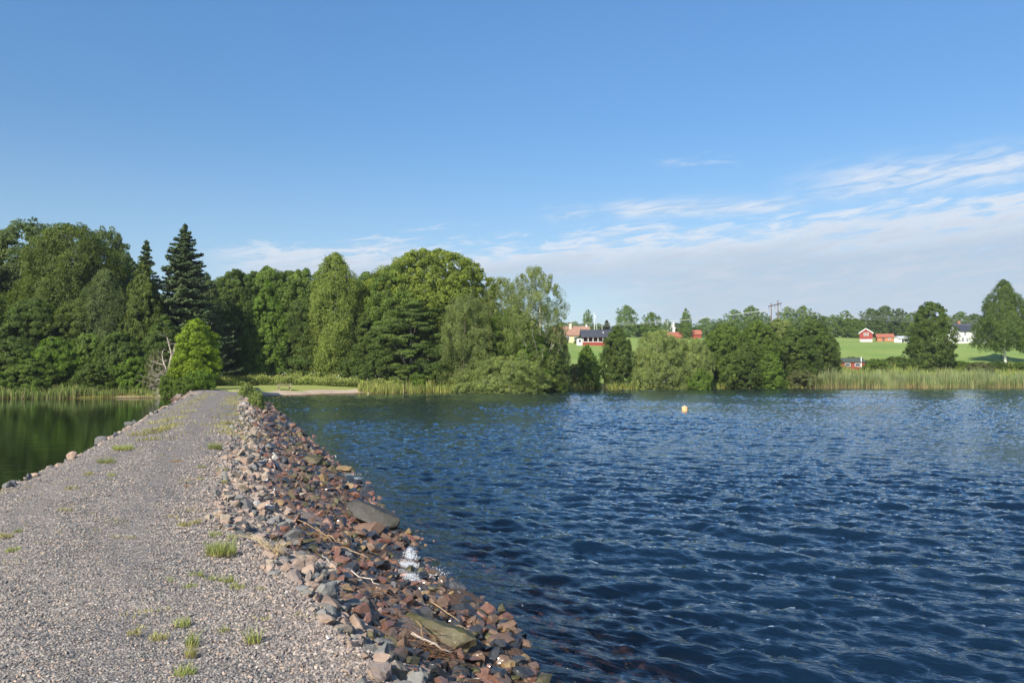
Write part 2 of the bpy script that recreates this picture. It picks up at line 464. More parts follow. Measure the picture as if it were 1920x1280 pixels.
def build_water():
    ys = np.concatenate([graded(-7.4, 4, 0.25, 0.08, -7, 4), graded(4.1, 152, 0.045, 0.42, 6, 110)])
    X, Y = fan(ys, -47, 47, 1250)
    wl, pl, pr, wr = causeway_edges(ys)
    mid = (0.5 * (pl + pr))[:, None]
    rough = smooth01((X - mid) / 1.0)                      # open side of the causeway
    depth = -ground_h(X, Y)
    shal = smooth01((depth + 0.05) / 0.55)
    near_beach = smooth01((108 - Y + 0.55 * X) / 90)
    amp = rough * (0.30 + 0.70 * shal) * (0.9 + 0.1 * smooth01((X + 28) / 40))
    wind = math.radians(58)
    tiles = [(29.0, 0.0150, wave_tile(512, 29.0, wind, 5, 3.6, 12, 1)), (13.0, 0.0185, wave_tile(512, 13.0, wind + 0.18, 4, 8.0, 34, 2)),
             (5.3, 0.0074, wave_tile(512, 5.3, wind - 0.2, 3, 18, 90, 3))]
    Z = np.zeros(X.shape); DX = np.zeros(X.shape); DY = np.zeros(X.shape)
    gust = 0.8 + 0.35 * sines(X, Y, 22, 31)
    for L, a, (h, dxf, dyf) in tiles:
        ca, sa = math.cos(L), math.sin(L)
        u = X * ca - Y * sa; v = X * sa + Y * ca
        # the tile is turned, so turn its sideways shift back again
        H = sample(h, L, X + 3.1 * L, Y); A = a * gust
        Z += A * H; DX += -A * sample(dxf, L, X + 3.1 * L, Y) * 0.85; DY += -A * sample(dyf, L, X + 3.1 * L, Y) * 0.85
    Z *= amp; DX *= amp; DY *= amp
    Z += 0.0015 * (1 - rough) * sines(X, Y, 1.3, 77)
    V = np.stack([X + DX, Y + DY, Z], -1).reshape(-1, 3)
    m, t, o = newmat('water')
    pos = t.node('ShaderNodeNewGeometry').outputs['Position']
    x, y, z = t.sep(pos)
    st = t.comb(t.math('MULTIPLY', t.math('ADD', t.math('MULTIPLY', x, -0.85), t.math('MULTIPLY', y, 0.53)), 0.3), t.math('ADD', t.math('MULTIPLY', x, 0.53), t.math('MULTIPLY', y, 0.85)), 0.0)
    n1 = t.noise(st, 9.0, 3, 0.55, 0.3); n2 = t.noise(st, 22.0, 2, 0.5, 0.3)
    open_ = t.attr('open')
    h = t.math('ADD', t.math('MULTIPLY', n1, 0.020), t.math('MULTIPLY', n2, 0.004))
    h = t.math('MULTIPLY', h, t.math('ADD', t.math('MULTIPLY', open_, 0.93), 0.07))
    nn = t.bump(h, 1.0, 1.0)
    fr = t.node('ShaderNodeFresnel'); fr.inputs[0].default_value = 1.333; t.put(fr.inputs[1], nn)
    gl = t.node('ShaderNodeBsdfGlossy'); gl.inputs['Roughness'].default_value = 0.05; t.put(gl.inputs['Normal'], nn)
    gl.inputs[0].default_value = (0.86, 0.94, 1, 1)
    deep = t.node('ShaderNodeBsdfDiffuse'); t.put(deep.inputs[0], t.mix(open_, (0.007, 0.011, 0.003), (0.005, 0.015, 0.031)))
    tr = t.node('ShaderNodeBsdfTransparent'); tr.inputs[0].default_value = (0.62, 0.50, 0.34, 1)
    body = t.node('ShaderNodeMixShader'); t.put(body.inputs[0], t.mapr(t.attr('depth'), 0.0, 1.15))
    t.l.new(tr.outputs[0], body.inputs[1]); t.l.new(deep.outputs[0], body.inputs[2])
    mx = t.node('ShaderNodeMixShader'); t.l.new(fr.outputs[0], mx.inputs[0]); t.l.new(body.outputs[0], mx.inputs[1]); t.l.new(gl.outputs[0], mx.inputs[2])
    # little white foam where the chop breaks on the stones
    fn = t.noise(pos, 5.0, 5, 0.7, 1.0); fn2 = t.noise(pos, 60.0, 2, 0.6)
    fm = t.math('MULTIPLY', t.mapr(fn, 0.62, 0.70), t.mapr(t.attr('depth'), 0.04, 0.40, 1.0, 0.0))
    fm = t.math('MULTIPLY', t.math('MULTIPLY', fm, open_), t.mapr(fn2, 0.42, 0.6))
    fo = t.node('ShaderNodeBsdfDiffuse'); fo.inputs[0].default_value = (0.75, 0.78, 0.8, 1)
    mf = t.node('ShaderNodeMixShader'); t.put(mf.inputs[0], t.math('MULTIPLY', fm, 0.75)); t.l.new(mx.outputs[0], mf.inputs[1]); t.l.new(fo.outputs[0], mf.inputs[2])
    t.l.new(mf.outputs[0], o.inputs[0])
    F = grid_faces(*X.shape)
    keep = (depth.reshape(-1)[F].max(1) > -0.35)           # no water deep inside the bank
    nobj('water', V, F[keep], m, smooth=True, attrs={'open': rough.ravel(), 'depth': np.clip(depth, 0, 3).ravel()})['kind'] = 'structure'


build_causeway(); build_shore(); build_water()

# ------------------------------------------------------------------ foliage
LM = {
    'alder_dark': leafmat('leaf_alder_dark', (0.102, 0.158, 0.039)),
    'alder': leafmat('leaf_alder', (0.135, 0.206, 0.045)),
    'alder_bright': leafmat('leaf_alder_bright', (0.134, 0.220, 0.037)),
    'lime': leafmat('leaf_lime', (0.195, 0.252, 0.047)),
    'birch': leafmat('leaf_birch', (0.202, 0.261, 0.065)),
    'olive': leafmat('leaf_olive', (0.112, 0.154, 0.036)),
    'aspen': leafmat('leaf_aspen', (0.119, 0.167, 0.066)),
    'willow': leafmat('leaf_willow', (0.200, 0.250, 0.095)),
    'willow_shrub': leafmat('leaf_willow_shrub', (0.250, 0.310, 0.120)),
    'spruce': leafmat('leaf_spruce', (0.075, 0.115, 0.052), 0.1),
    'golden': leafmat('leaf_golden', (0.210, 0.300, 0.035)),
    'far': leafmat('leaf_far', (0.170, 0.251, 0.099)),
    'scrub': leafmat('leaf_scrub', (0.151, 0.176, 0.080)),
}
BARK = simple('bark', (0.11, 0.09, 0.07), 0.9, 0.1, 0.4, 4)
BARK_PALE = simple('bark_pale', (0.42, 0.38, 0.33), 0.9, 0.1, 0.4, 3)
BARK_BIRCH = simple('bark_birch', (0.70, 0.68, 0.64), 0.8, 0.1, 0.3, 6)


def unit(v): return v / np.maximum(np.linalg.norm(v, axis=-1, keepdims=True), 1e-9)


def leaves(P, N, a, b, r, jitter=0.8):
    """one small pointed leaf-clump face at each P, facing roughly N"""
    n = unit(N + jitter * r.normal(size=P.shape)); t = unit(np.cross(n, r.normal(size=P.shape))); bt = np.cross(n, t)
    a = (a * r.uniform(0.6, 1.3, len(P)))[:, None]; b = (b * r.uniform(0.6, 1.3, len(P)))[:, None]
    V = np.stack([P + a * t, P + b * bt + 0.15 * a * t, P - a * t, P - b * bt + 0.15 * a * t], 1).reshape(-1, 3)
    return V, np.arange(len(V)).reshape(-1, 4)


def crown_puffs(seed, prof, W_, H_, K, M, puff, leaf, flat=0.75, lob=0.25, inner=0.2, base=0.0, jit=0.8, narrow=0.6, outw=0.9):
    """crown of leaf clumps inside an uneven envelope; prof = [(height share, radius share)]"""
    r = np.random.default_rng(seed); zs, rs = zip(*prof)
    zf = r.uniform(0, 1, K * 4); rad = np.interp(zf, zs, rs); keep = r.uniform(0, 1, K * 4) < rad ** 0.8 + 0.05
    zf = zf[keep][:K]; rad = rad[keep][:K]; K = len(zf)
    th = r.uniform(0, 2 * math.pi, K)
    ph = r.uniform(0, 6.28, 6)
    lobes = 1 + lob * (np.sin(2 * th + ph[0] + 5 * zf) * 0.5 + np.sin(3 * th + ph[1] - 7 * zf) * 0.5 + np.sin(5 * th + 9 * zf + ph[2]) * 0.4)
    rr = rad * lobes * np.where(r.uniform(0, 1, K) < inner, r.uniform(0.2, 0.7, K), r.uniform(0.72, 1.0, K)) * W_ / 2
    C = np.stack([rr * np.cos(th), rr * np.sin(th), base + zf * (H_ - base)], -1)
    pr = puff * r.uniform(0.45, 1.4, K) * (0.55 + 0.45 * rad)
    C[:, 2] = np.minimum(C[:, 2], H_ - pr * 0.3)
    D = unit(r.normal(size=(K, M, 3))); flat = flat if flat < 0.4 else max(flat, 0.95)
    q = r.uniform(0.45, 1.05, (K, M, 1)) ** 0.6
    P = C[:, None, :] + D * q * pr[:, None, None] * np.array([1, 1, flat])
    outward = unit(C * np.array([1, 1, 0.0]) + 1e-6)[:, None, :]
    N = D * 1.0 + outward * outw + np.array([0, 0, 0.25])
    cl = np.repeat(r.uniform(0, 1, K), M * 4)
    V, F = leaves(P.reshape(-1, 3), N.reshape(-1, 3), leaf, leaf * narrow, r, jit)
    V[:, 2] = np.maximum(V[:, 2], 0.02)
    return V, F, cl, C, pr


def limbs(C, H_, r, n=12, r0=0.22, lean=0.0, wob=0.3, tr_top=0.85):
    mb = MB(); tz = np.linspace(0, H_ * tr_top, 9)
    ax = np.cumsum(r.normal(size=(9, 2)) * wob * 0.35, 0); ax[0] = 0
    pts = [(ax[i, 0] + lean * tz[i], ax[i, 1], tz[i] - (0.3 if i == 0 else 0)) for i in range(9)]
    mb.tube(pts, [r0 * (1.25 if i == 0 else 1) * (1 - i / 9.0) + 0.02 for i in range(9)], 8)
    idx = r.permutation(len(C))[:n]
    for i in idx:
        c = C[i]; z0 = max(0.12 * H_, c[2] - np.hypot(c[0], c[1]) * r.uniform(0.7, 1.3)); z0 = min(z0, H_ * 0.78)
        k = np.interp(z0, tz, range(9)); j = int(k); f = k - j
        p0 = np.array(pts[j]) * (1 - f) + np.array(pts[min(j + 1, 8)]) * f
        m1 = p0 * 0.6 + c * 0.4 + np.array([0, 0, -0.1 * H_ * 0.2]); m2 = p0 * 0.25 + c * 0.75
        rb = max(0.03, r0 * (1 - z0 / H_) * 0.5)
        mb.tube([p0, m1 + r.normal(size=3) * 0.1, m2 + r.normal(size=3) * 0.1, c], [rb, rb * 0.7, rb * 0.45, 0.015], 5)
    return mb


def crown_weeping(seed, prof, W_, H_, K, M, leaf, drop=2.2, base=0.0):
    r = np.random.default_rng(seed); zs, rs = zip(*prof)
    zf = r.uniform(0.06, 1, K * 3); rad = np.interp(zf, zs, rs); keep = r.uniform(0, 1, K * 3) < rad + 0.05
    zf = zf[keep][:K]; rad = rad[keep][:K]; K = len(zf)
    th = r.uniform(0, 2 * math.pi, K); ph = r.uniform(0, 6.28, 3)
    lobes = 1 + 0.22 * (np.sin(3 * th + ph[0] + 9 * zf) + 0.6 * np.sin(5 * th - 13 * zf + ph[1]))
    rr = rad * lobes * r.uniform(0.5, 1.0, K) ** 0.5 * W_ / 2
    C = np.stack([rr * np.cos(th), rr * np.sin(th), base + zf * (H_ - base)], -1)
    u = r.uniform(0, 1, (K, M)); ln = drop * r.uniform(0.5, 1.2, K)[:, None] * np.clip(0.35 + 1.1 * (1 - zf), 0, 1)[:, None]
    sp = 0.10 + 0.22 * np.sin(np.pi * np.clip(u, 0, 1))
    P = C[:, None, :] + np.stack([sp * r.normal(size=(K, M)) + (np.cos(th)[:, None] * 0.35 * u), sp * r.normal(size=(K, M)) + np.sin(th)[:, None] * 0.35 * u, -ln * u], -1)
    out = np.stack([np.cos(th), np.sin(th), np.full(K, 0.35)], -1)[:, None, :] * np.ones((1, M, 1))
    V, F = leaves(P.reshape(-1, 3), out.reshape(-1, 3), leaf, leaf * 0.5, r, 0.7)
    V[:, 2] = np.maximum(V[:, 2], 0.02)
    return V, F, np.repeat(r.uniform(0, 1, K), M * 4), C, None


def crown_spruce(seed, W_, H_, base=0.6, step=0.38, leaf=0.18, droop=0.35, nb=8, ragged=0.25):
    r = np.random.default_rng(seed); P = []; N = []; cl = []; tips = []
    z = base
    while z < H_ - 0.25:
        f = (z - base) / (H_ - base); L = W_ / 2 * ((1 - f) ** 0.78) * (1.0 if f > 0.06 else 0.85)
        if L < 0.15: L = 0.15
        for b in range(max(4, int(nb * (1 - 0.4 * f)))):
            th = r.uniform(0, 2 * math.pi); l = L * r.uniform(1 - ragged * 1.6, 1 + ragged); m = int(24 + 60 * l)
            u = r.uniform(0.08, 1, m) ** 0.75
            d = np.array([math.cos(th), math.sin(th), 0]); s = np.array([-d[1], d[0], 0])
            wid = 0.34 * l * (1 - u) ** 0.6 * 0.9 + 0.10
            off = r.uniform(-1, 1, m) * wid
            zz = z + r.normal() * 0.12 - droop * r.uniform(0.5, 1.4) * l * u + droop * 0.75 * l * u ** 3 + (0.2 * (1 - f)) * u - r.uniform(0, 0.22, m) * (1 - 0.5 * u)
            p = d[None] * (u * l)[:, None] + s[None] * off[:, None]; p[:, 2] = zz + r.normal(size=m) * 0.04
            P.append(p); N.append(np.tile(d * 0.55 + np.array([0, 0, 0.9]), (m, 1))); cl.append(np.full(m * 4, r.uniform()))
            tips.append(p[-1])
        z += step * (1 - 0.45 * f) * r.uniform(0.45, 1.3)
    m = 60; P.append(np.stack([r.normal(size=m) * 0.07, r.normal(size=m) * 0.07, H_ - r.uniform(0, 1.0, m) ** 1.0], -1)); N.append(r.normal(size=(m, 3))); cl.append(np.full(m * 4, 0.6))
    P = np.concatenate(P); V, F = leaves(P, np.concatenate(N), leaf, leaf * 0.38, r, 0.55)
    V[:, 2] = np.maximum(V[:, 2], 0.02)
    return V, F, np.concatenate(cl), np.array(tips), None


ROUND = [(0, .55), (.15, .85), (.4, 1.0), (.65, .92), (.85, .65), (.95, .38), (1, .12)]
DOME = [(0, .75), (.25, 1.0), (.55, .95), (.8, .72), (.93, .42), (1, .15)]
CONE = [(0, .8), (.12, 1.0), (.35, .92), (.6, .68), (.8, .42), (.93, .2), (1, .05)]
COLUMN = [(0, .6), (.2, .95), (.5, 1.0), (.75, .8), (.9, .45), (1, .1)]
LOLLI = [(0, .15), (.2, .5), (.4, .9), (.6, 1.0), (.8, .8), (.93, .45), (1, .12)]
PROTO = {}


def proto(key, cr, H_, trunk_r=0.22, n_limb=12, seed=1, wob=0.3, top=0.85):
    V, F, cl, C, _ = cr; r = np.random.default_rng(seed)
    me = npmesh('crown', V, F, attrs={'clump': cl}, mats=[LM['alder']])
    hw = np.percentile(np.abs(V[:, 0]), 99.6)
    mb = limbs(C, H_, r, n_limb, trunk_r, 0, wob, top)
    tm = bpy.data.meshes.new('trunk'); tm.from_pydata(mb.V, [], mb.F); tm.materials.append(BARK)
    tm.polygons.foreach_set('use_smooth', [True] * len(tm.polygons)); tm.update()
    PROTO[key] = (me, tm, float(np.percentile(V[:, 2], 99.9)), float(hw * 2))


proto('alder_a', crown_puffs(11, ROUND, 9, 16, 812, 109, 0.59, 0.126, flat=0.8, lob=0.28, base=0.2), 16, seed=1)
proto('alder_b', crown_puffs(12, DOME, 9, 15, 812, 109, 0.59, 0.126, flat=0.75, lob=0.3, base=0.2), 15, seed=2)
proto('alder_c', crown_puffs(13, CONE, 8, 13, 754, 97, 0.51, 0.118, flat=0.7, lob=0.2, base=0.1), 13, seed=3)
proto('alder_d', crown_puffs(14, COLUMN, 7, 13, 696, 97, 0.51, 0.118, flat=0.75, lob=0.3, base=0.1), 13, seed=4)
proto('big_round', crown_puffs(15, [(0, .5), (.15, .8), (.4, 1.0), (.7, .97), (.87, .75), (.96, .45), (1, .15)], 16, 18, 2030, 92, 0.54, 0.126, flat=0.8, lob=0.14, base=0.5), 18, 0.4, 16, seed=5)
proto('layered', crown_puffs(16, [(0, .6), (.2, 1.0), (.5, .95), (.8, .6), (1, .12)], 12, 13, 319, 229, 1.11, 0.133, flat=0.26, lob=0.4, base=0.4, inner=0.35), 13, 0.3, 16, seed=6)
proto('birch_a', crown_weeping(21, [(0, .55), (.15, .8), (.4, 1.0), (.65, .85), (.85, .5), (1, .12)], 8.5, 17, 1687, 55, 0.125, 2.0, base=0.5), 17, 0.2, 10, seed=7)
proto('birch_b', crown_weeping(22, [(0, .4), (.2, .8), (.5, 1.0), (.75, .85), (.9, .55), (1, .2)], 12, 19, 2025, 52, 0.133, 2.2, base=1.0), 19, 0.3, 12, seed=8)
proto('birch_open', crown_weeping(23, [(0, .55), (.15, .9), (.35, 1.0), (.6, .72), (.8, .42), (.93, .2), (1, .05)], 11, 16, 1215, 55, 0.133, 1.6, base=2.6), 16, 0.24, 10, seed=9, wob=0.15)
proto('aspen', crown_puffs(24, [(0, .6), (.2, .95), (.5, 1.0), (.75, .88), (.9, .6), (1, .2)], 9, 18, 754, 92, 0.61, 0.126, flat=0.85, lob=0.3, base=1.0, jit=1.2), 18, 0.25, 14, seed=10)
proto('spruce_a', crown_spruce(31, 10, 20, nb=9, ragged=.3), 20, 0.25, 4, seed=11, wob=0.03, top=0.97)
proto('spruce_b', crown_spruce(32, 6.5, 18, nb=7, step=0.45, ragged=0.25), 18, 0.2, 4, seed=12, wob=0.03, top=0.97)
proto('willow_open', crown_puffs(41, LOLLI, 11, 15, 348, 149, 0.78, 0.118, flat=0.8, lob=0.28, base=0.5, jit=1.3, narrow=0.3, inner=0.3), 15, 0.35, 26, seed=13, wob=0.5)
proto('willow_soft', crown_puffs(42, DOME, 10, 12, 609, 149, 0.66, 0.111, flat=0.85, lob=0.3, base=0.1, jit=1.3, narrow=0.3), 12, 0.3, 14, seed=14)
proto('shrub_round', crown_puffs(43, [(0, .85), (.3, 1.0), (.6, .93), (.85, .68), (1, .25)], 9, 6.5, 754, 114, 0.39, 0.089, flat=0.85, lob=0.25, base=0.0, jit=1.3, narrow=0.35, inner=.3), 6.5, 0.12, 14, seed=15)
proto('shrub_wide', crown_puffs(44, [(0, .9), (.3, 1.0), (.6, .88), (.85, .62), (1, .2)], 10, 4.5, 696, 114, 0.37, 0.089, flat=0.8, lob=0.3, base=0.0, jit=1.3, narrow=0.4, inner=.3), 4.5, 0.1, 14, seed=16)
proto('bush', crown_puffs(45, DOME, 5, 4, 377, 103, 0.33, 0.089, flat=0.8, lob=0.35, base=0.0, jit=1.1, narrow=0.5, inner=.3), 4, 0.08, 10, seed=17)
proto('bush_leafy', crown_puffs(46, [(0, .9), (.3, 1.), (.6, .9), (.8, .7), (1, .25)], 6, 6, 493, 109, 0.37, 0.104, flat=0.75, lob=0.35, base=0.0, jit=0.9, inner=.3), 6, 0.1, 10, seed=18)
proto('far_a', crown_puffs(51, ROUND, 9, 15, 377, 39, 0.74, 0.207, flat=0.85, lob=0.35, base=0.3), 15, 0.25, 6, seed=19)
proto('far_b', crown_puffs(52, COLUMN, 7, 16, 333, 39, 0.66, 0.207, flat=0.9, lob=0.4, base=0.5), 16, 0.25, 6, seed=20)
proto('far_spruce', crown_spruce(53, 6, 16, step=0.8, leaf=0.42, nb=6), 16, 0.2, 3, seed=21, wob=0.02, top=0.97)


def plant(name, key, px, top, Y, wpx, mat, label, cat='tree', group=None, rz=None, bark=None, base_py=None, dz=0.0):
    """stand a tree or shrub where its stem meets the ground; height and spread as measured"""
    if base_py is not None: x, y, z = hit(px, base_py)
    else:
        x, y = ray(px, 700)[0] * Y, Y; z = gh(x, y)
    ztop = CAM_Z + ray(px, top)[2] * y; hgt = max(0.3, ztop - z)
    me, tm, H0, W0 = PROTO[key]
    o = empty(name, (x, y, z + dz - 0.05), rng.uniform(0, 6.28) if rz is None else rz)
    wd = wpx / F_PX * y * (1.2 if group in ('trees of the wood left of the path', 'trees of the wood behind the beach') else 1.0)
    o.scale = (wd / W0, wd / W0, hgt / H0)
    tag(o, label, cat, group)
    t = link(bpy.data.objects.new('trunk', tm), o); t.material_slots[0].link = 'OBJECT'; t.material_slots[0].material = bark or BARK
    c = link(bpy.data.objects.new('crown', me), o); c.material_slots[0].link = 'OBJECT'; c.material_slots[0].material = LM[mat]
    return o


_u = ['first', 'second', 'third', 'fourth', 'fifth', 'sixth', 'seventh', 'eighth', 'ninth']
ORD = _u + ['tenth', 'eleventh', 'twelfth', 'thirteenth', 'fourteenth', 'fifteenth', 'sixteenth', 'seventeenth', 'eighteenth', 'nineteenth', 'twentieth'] + ['twenty-' + a for a in _u] + ['thirtieth'] + ['thirty-' + a for a in _u]
G1, G2, G3, G4 = 'trees of the wood left of the path', 'trees of the wood behind the beach', 'trees along the far shore', 'distant trees behind the meadow'
T = plant
# wood left of the path
T('aspen_tree', 'aspen', 48, 416, 116, 190, 'aspen', 'tall grey-green aspen at the far left edge of the wood', group=G1)
T('aspen_tree', 'aspen', -70, 440, 112, 170, 'aspen', 'grey-green aspen half cut off by the left picture edge', group=G1)
T('birch_tree', 'birch_b', 128, 420, 108, 175, 'olive', 'broad olive-green weeping birch, tallest tree left of the spruces', group=G1)
T('aspen_tree', 'aspen', 196, 428, 117, 100, 'aspen', 'grey-green aspen rising just right of the broad olive birch', group=G1)
T('aspen_tree', 'aspen', 232, 476, 120, 60, 'alder_dark', 'narrow dark aspen in the notch left of the small spruce', group=G1)
T('birch_tree', 'birch_a', 194, 505, 101, 92, 'aspen', 'slim pale-stemmed birch standing in front of the broad olive birch', group=G1, bark=BARK_PALE)
T('spruce_tree', 'spruce_b', 270, 453, 110, 95, 'spruce', 'slender spruce with a narrow tip, left of the large spruce', 'tree', G1)
T('alder_tree', 'alder_c', 266, 492, 102, 92, 'olive', 'dark olive alder hiding the lower half of the slender spruce', group=G1)
T('spruce_tree', 'spruce_a', 342, 425, 106, 150, 'spruce', 'large dark ragged spruce beside the end of the path', 'tree', G1)
T('aspen_tree', 'aspen', 388, 520, 116, 60, 'aspen', 'thin grey aspen peeping out right of the large spruce', group=G1)
T('alder_tree', 'alder_b', 60, 560, 98, 130, 'alder_dark', 'dark alder under the aspen at the left edge', group=G1)
T('alder_tree', 'alder_a', -60, 540, 96, 150, 'alder_dark', 'dark alder at the extreme left of the wood', group=G1)
T('alder_tree', 'alder_b', 150, 560, 100, 120, 'olive', 'olive alder below the broad weeping birch', group=G1)
T('alder_tree', 'alder_c', 305, 590, 100, 90, 'alder_dark', 'dark alder behind the bare dead tree', group=G1)
G5 = 'bushes along the left shore'
for i, (px, top, Y, wp, mt, lb) in enumerate([
        (20, 640, 89, 150, 'alder_dark', 'dark rounded bush at the left end of the shore'),
        (100, 632, 90, 110, 'alder_bright', 'yellow-green leafy bush, brightest on the left shore'),
        (165, 625, 92, 110, 'alder', 'mid-green bush right of the yellow-green one'),
        (225, 622, 91, 110, 'alder_dark', 'wide dark green bush in the middle of the left shore'),
        (60, 672, 87, 110, 'alder', 'low green bush at the water below the dark alder'),
        (175, 680, 88, 100, 'alder_dark', 'low dark bush at the water left of the grey scrub'),
        (255, 668, 89, 90, 'alder_bright', 'fresh green bush left of the dead tree foot')]):
    T('bush', 'bush_leafy', px, top, Y, wp, mt, lb, 'bush', G5)
T('scrub_bush', 'shrub_wide', 296, 655, 88, 56, 'scrub', 'grey twiggy scrub around the foot of the dead tree', 'bush', G5, bark=BARK_PALE)
T('maple_tree', 'alder_d', 366, 597, 83, 72, 'golden', 'bright yellow-green tree at the left of the path end', group=G1)
T('maple_tree', 'bush_leafy', 342, 690, 83, 44, 'golden', 'short yellow-green tree leaning over the pond corner', group=G1)
T('bush', 'bush', 375, 694, 77, 60, 'alder_bright', 'fresh green bush on the left bank where the path ends', 'bush', G5)
T('bush', 'bush', 348, 704, 76, 40, 'alder', 'small low bush at the corner of bank and left shore', 'bush', G5)
# wood behind the beach
T('alder_tree', 'alder_a', 438, 506, 124, 110, 'alder_dark', 'dark alder at the left end of the wood behind the beach', group=G2)
T('alder_tree', 'alder_b', 505, 500, 130, 110, 'alder', 'wide alder second from the left behind the beach', group=G2)
T('alder_tree', 'alder_c', 500, 528, 117, 92, 'alder_bright', 'bright conical alder straight behind the picnic table', group=G2)
T('alder_tree', 'alder_d', 565, 505, 129, 100, 'alder', 'alder whose rounded top shows left of the tall birch', group=G2)
T('alder_tree', 'alder_b', 565, 560, 117, 90, 'alder_dark', 'darker alder between the conical alder and the tall birch', group=G2)
T('birch_tree', 'birch_a', 626, 476, 117, 108, 'birch', 'tall weeping pale green birch behind the beach', group=G2, bark=BARK_PALE)
T('alder_tree', 'alder_a', 690, 510, 125, 100, 'alder', 'alder between the tall birch and the great round tree', group=G2)
T('alder_tree', 'alder_c', 685, 585, 116, 90, 'alder_dark', 'lower dark alder right of the birch foot', group=G2)
T('lime_tree', 'big_round', 806, 469, 123, 205, 'lime', 'great round-headed tree, highest behind the beach', group=G2)
T('alder_tree', 'alder_a', 738, 498, 118, 110, 'alder', 'tall alder hugging the left side of the great round tree', group=G2)
T('pine_tree', 'layered', 775, 560, 113, 150, 'alder_dark', 'tree with flat tiered boughs below the great round tree', group=G2, bark=BARK_PALE)
T('alder_tree', 'alder_b', 715, 610, 113, 90, 'alder_dark', 'dark low-branched alder left of the tiered tree', group=G2)
T('willow_tree', 'willow_soft', 872, 550, 110, 110, 'willow', 'soft grey-green willow right of the tiered tree', group=G2)
T('willow_tree', 'willow_open', 1003, 500, 110, 124, 'willow', 'tall open willow with bare grey limbs at the right end of the wood', group=G2, bark=BARK_PALE)
T('willow_tree', 'willow_open', 942, 520, 120, 100, 'willow', 'smaller open willow left of the tall open one', group=G2, bark=BARK_PALE)
T('willow_tree', 'willow_soft', 960, 575, 116, 130, 'alder', 'leafy willow filling below the two open willows', group=G2)
T('alder_tree', 'alder_c', 1000, 598, 111, 85, 'alder_bright', 'bright green young alder in front of the tall open willow', group=G2)
T('alder_tree', 'alder_b', 910, 618, 113, 100, 'alder', 'green alder behind the grey-green shore shrub', group=G2)
T('alder_tree', 'alder_d', 1035, 640, 110.5, 50, 'alder_dark', 'short dark alder at the water at the right end of the wood', group=G2)
T('willow_tree', 'willow_soft', 1042, 610, 112, 56, 'willow', 'ragged low willow at the very right end of the wood', group=G2)
T('alder_tree', 'alder_b', 845, 630, 113, 90, 'alder', 'low bushy alder left of the grey-green shore shrub', group=G2)
T('bush', 'bush', 322, 694, 82.5, 44, 'alder', 'green bush hiding the foot of the dead tree', 'bush', G5)
G6 = 'second row of the wood behind the beach'
for i, (px, top, wp) in enumerate([(470, 510, 130), (540, 508, 130), (615, 512, 120), (690, 520, 130), (750, 512, 120), (840, 520, 120), (900, 560, 110), (960, 580, 110)]):
    T('alder_tree', 'alder_a', px, top, 140, wp, 'alder_dark', 'dark tree deep inside the wood behind the beach, ' + ORD[i] + ' from the left', group=G6)
G7 = 'second row of the wood left of the path'
for i, (px, top, wp) in enumerate([(-90, 500, 150), (0, 500, 140), (90, 480, 140), (170, 500, 130), (240, 530, 120), (310, 560, 110)]):
    T('alder_tree', 'alder_a', px, top, 130, wp, 'alder_dark', 'dark tree deep inside the wood left of the path, ' + ORD[i] + ' from the left', group=G7)
# shrubs at the water
G8 = 'shrubs at the water in front of the wood'
T('willow_shrub', 'shrub_round', 955, 666, 106, 165, 'willow_shrub', 'wide grey-green willow shrub leaning over the water', 'shrub', G8, bark=BARK_PALE)
T('willow_shrub', 'shrub_wide', 880, 692, 108, 80, 'willow_shrub', 'low willow shrub left of the wide grey-green one', 'shrub', G8)
T('bush', 'bush', 786, 694, 109.5, 34, 'alder_bright', 'small bright green bush below the tiered tree', 'bush', G8)
T('bush', 'bush', 1030, 685, 111, 50, 'alder', 'round green bush right of the wide grey-green willow shrub', 'bush', G8)
# far shore
T('alder_tree', 'alder_c', 1101, 645, 127, 56, 'alder_bright', 'small pointed alder alone at the water before the meadow', group=G3)
T('alder_tree', 'alder_d', 1157, 612, 130, 62, 'alder_dark', 'dark dense upright tree covering the end of the pavilion', group=G3)
T('willow_shrub', 'shrub_round', 1235, 617, 129, 125, 'willow_shrub', 'largest pale willow shrub on the far shore', 'shrub', G3, bark=BARK_PALE)
T('willow_shrub', 'shrub_round', 1268, 632, 134, 90, 'willow_shrub', 'willow shrub wedged between the two pale ones at the water', 'shrub', G3)
T('alder_tree', 'alder_d', 1337, 622, 139, 60, 'alder', 'slim alder behind the right pale willow shrub', group=G3)
T('willow_shrub', 'shrub_round', 1300, 632, 131, 90, 'willow_shrub', 'pale willow shrub right of the largest one', 'shrub', G3, bark=BARK_PALE)
T('bush', 'bush', 1308, 690, 128, 52, 'alder_bright', 'low bright bush at the foot of the pale willow shrubs', 'bush', G3)
T('scrub_bush', 'bush', 1075, 682, 126, 34, 'scrub', 'brownish scrub bush left of the small pointed alder', 'bush', G3)
T('alder_tree', 'alder_b', 1362, 606, 137, 90, 'alder', 'first alder of the shore row, next to the pale willow shrubs', group=G3)
T('alder_tree', 'alder_a', 1420, 602, 139, 90, 'alder', 'second alder of the shore row, left of the power pole foot', group=G3)
T('willow_tree', 'alder_b', 1465, 598, 146, 110, 'willow', 'greyish willow topping the shore row under the power pole', group=G3)
T('alder_tree', 'alder_c', 1440, 640, 137, 70, 'alder_bright', 'low fresh green alder in the middle of the shore row', group=G3)
T('alder_tree', 'alder_d', 1490, 612, 142, 80, 'alder_dark', 'dark alder right of the middle of the shore row', group=G3)
T('alder_tree', 'alder_a', 1526, 604, 148, 92, 'alder_dark', 'broad dark alder near the right end of the shore row', group=G3)
T('alder_tree', 'alder_b', 1553, 625, 150, 52, 'alder_dark', 'last alder of the shore row, beside the red boathouse', group=G3)
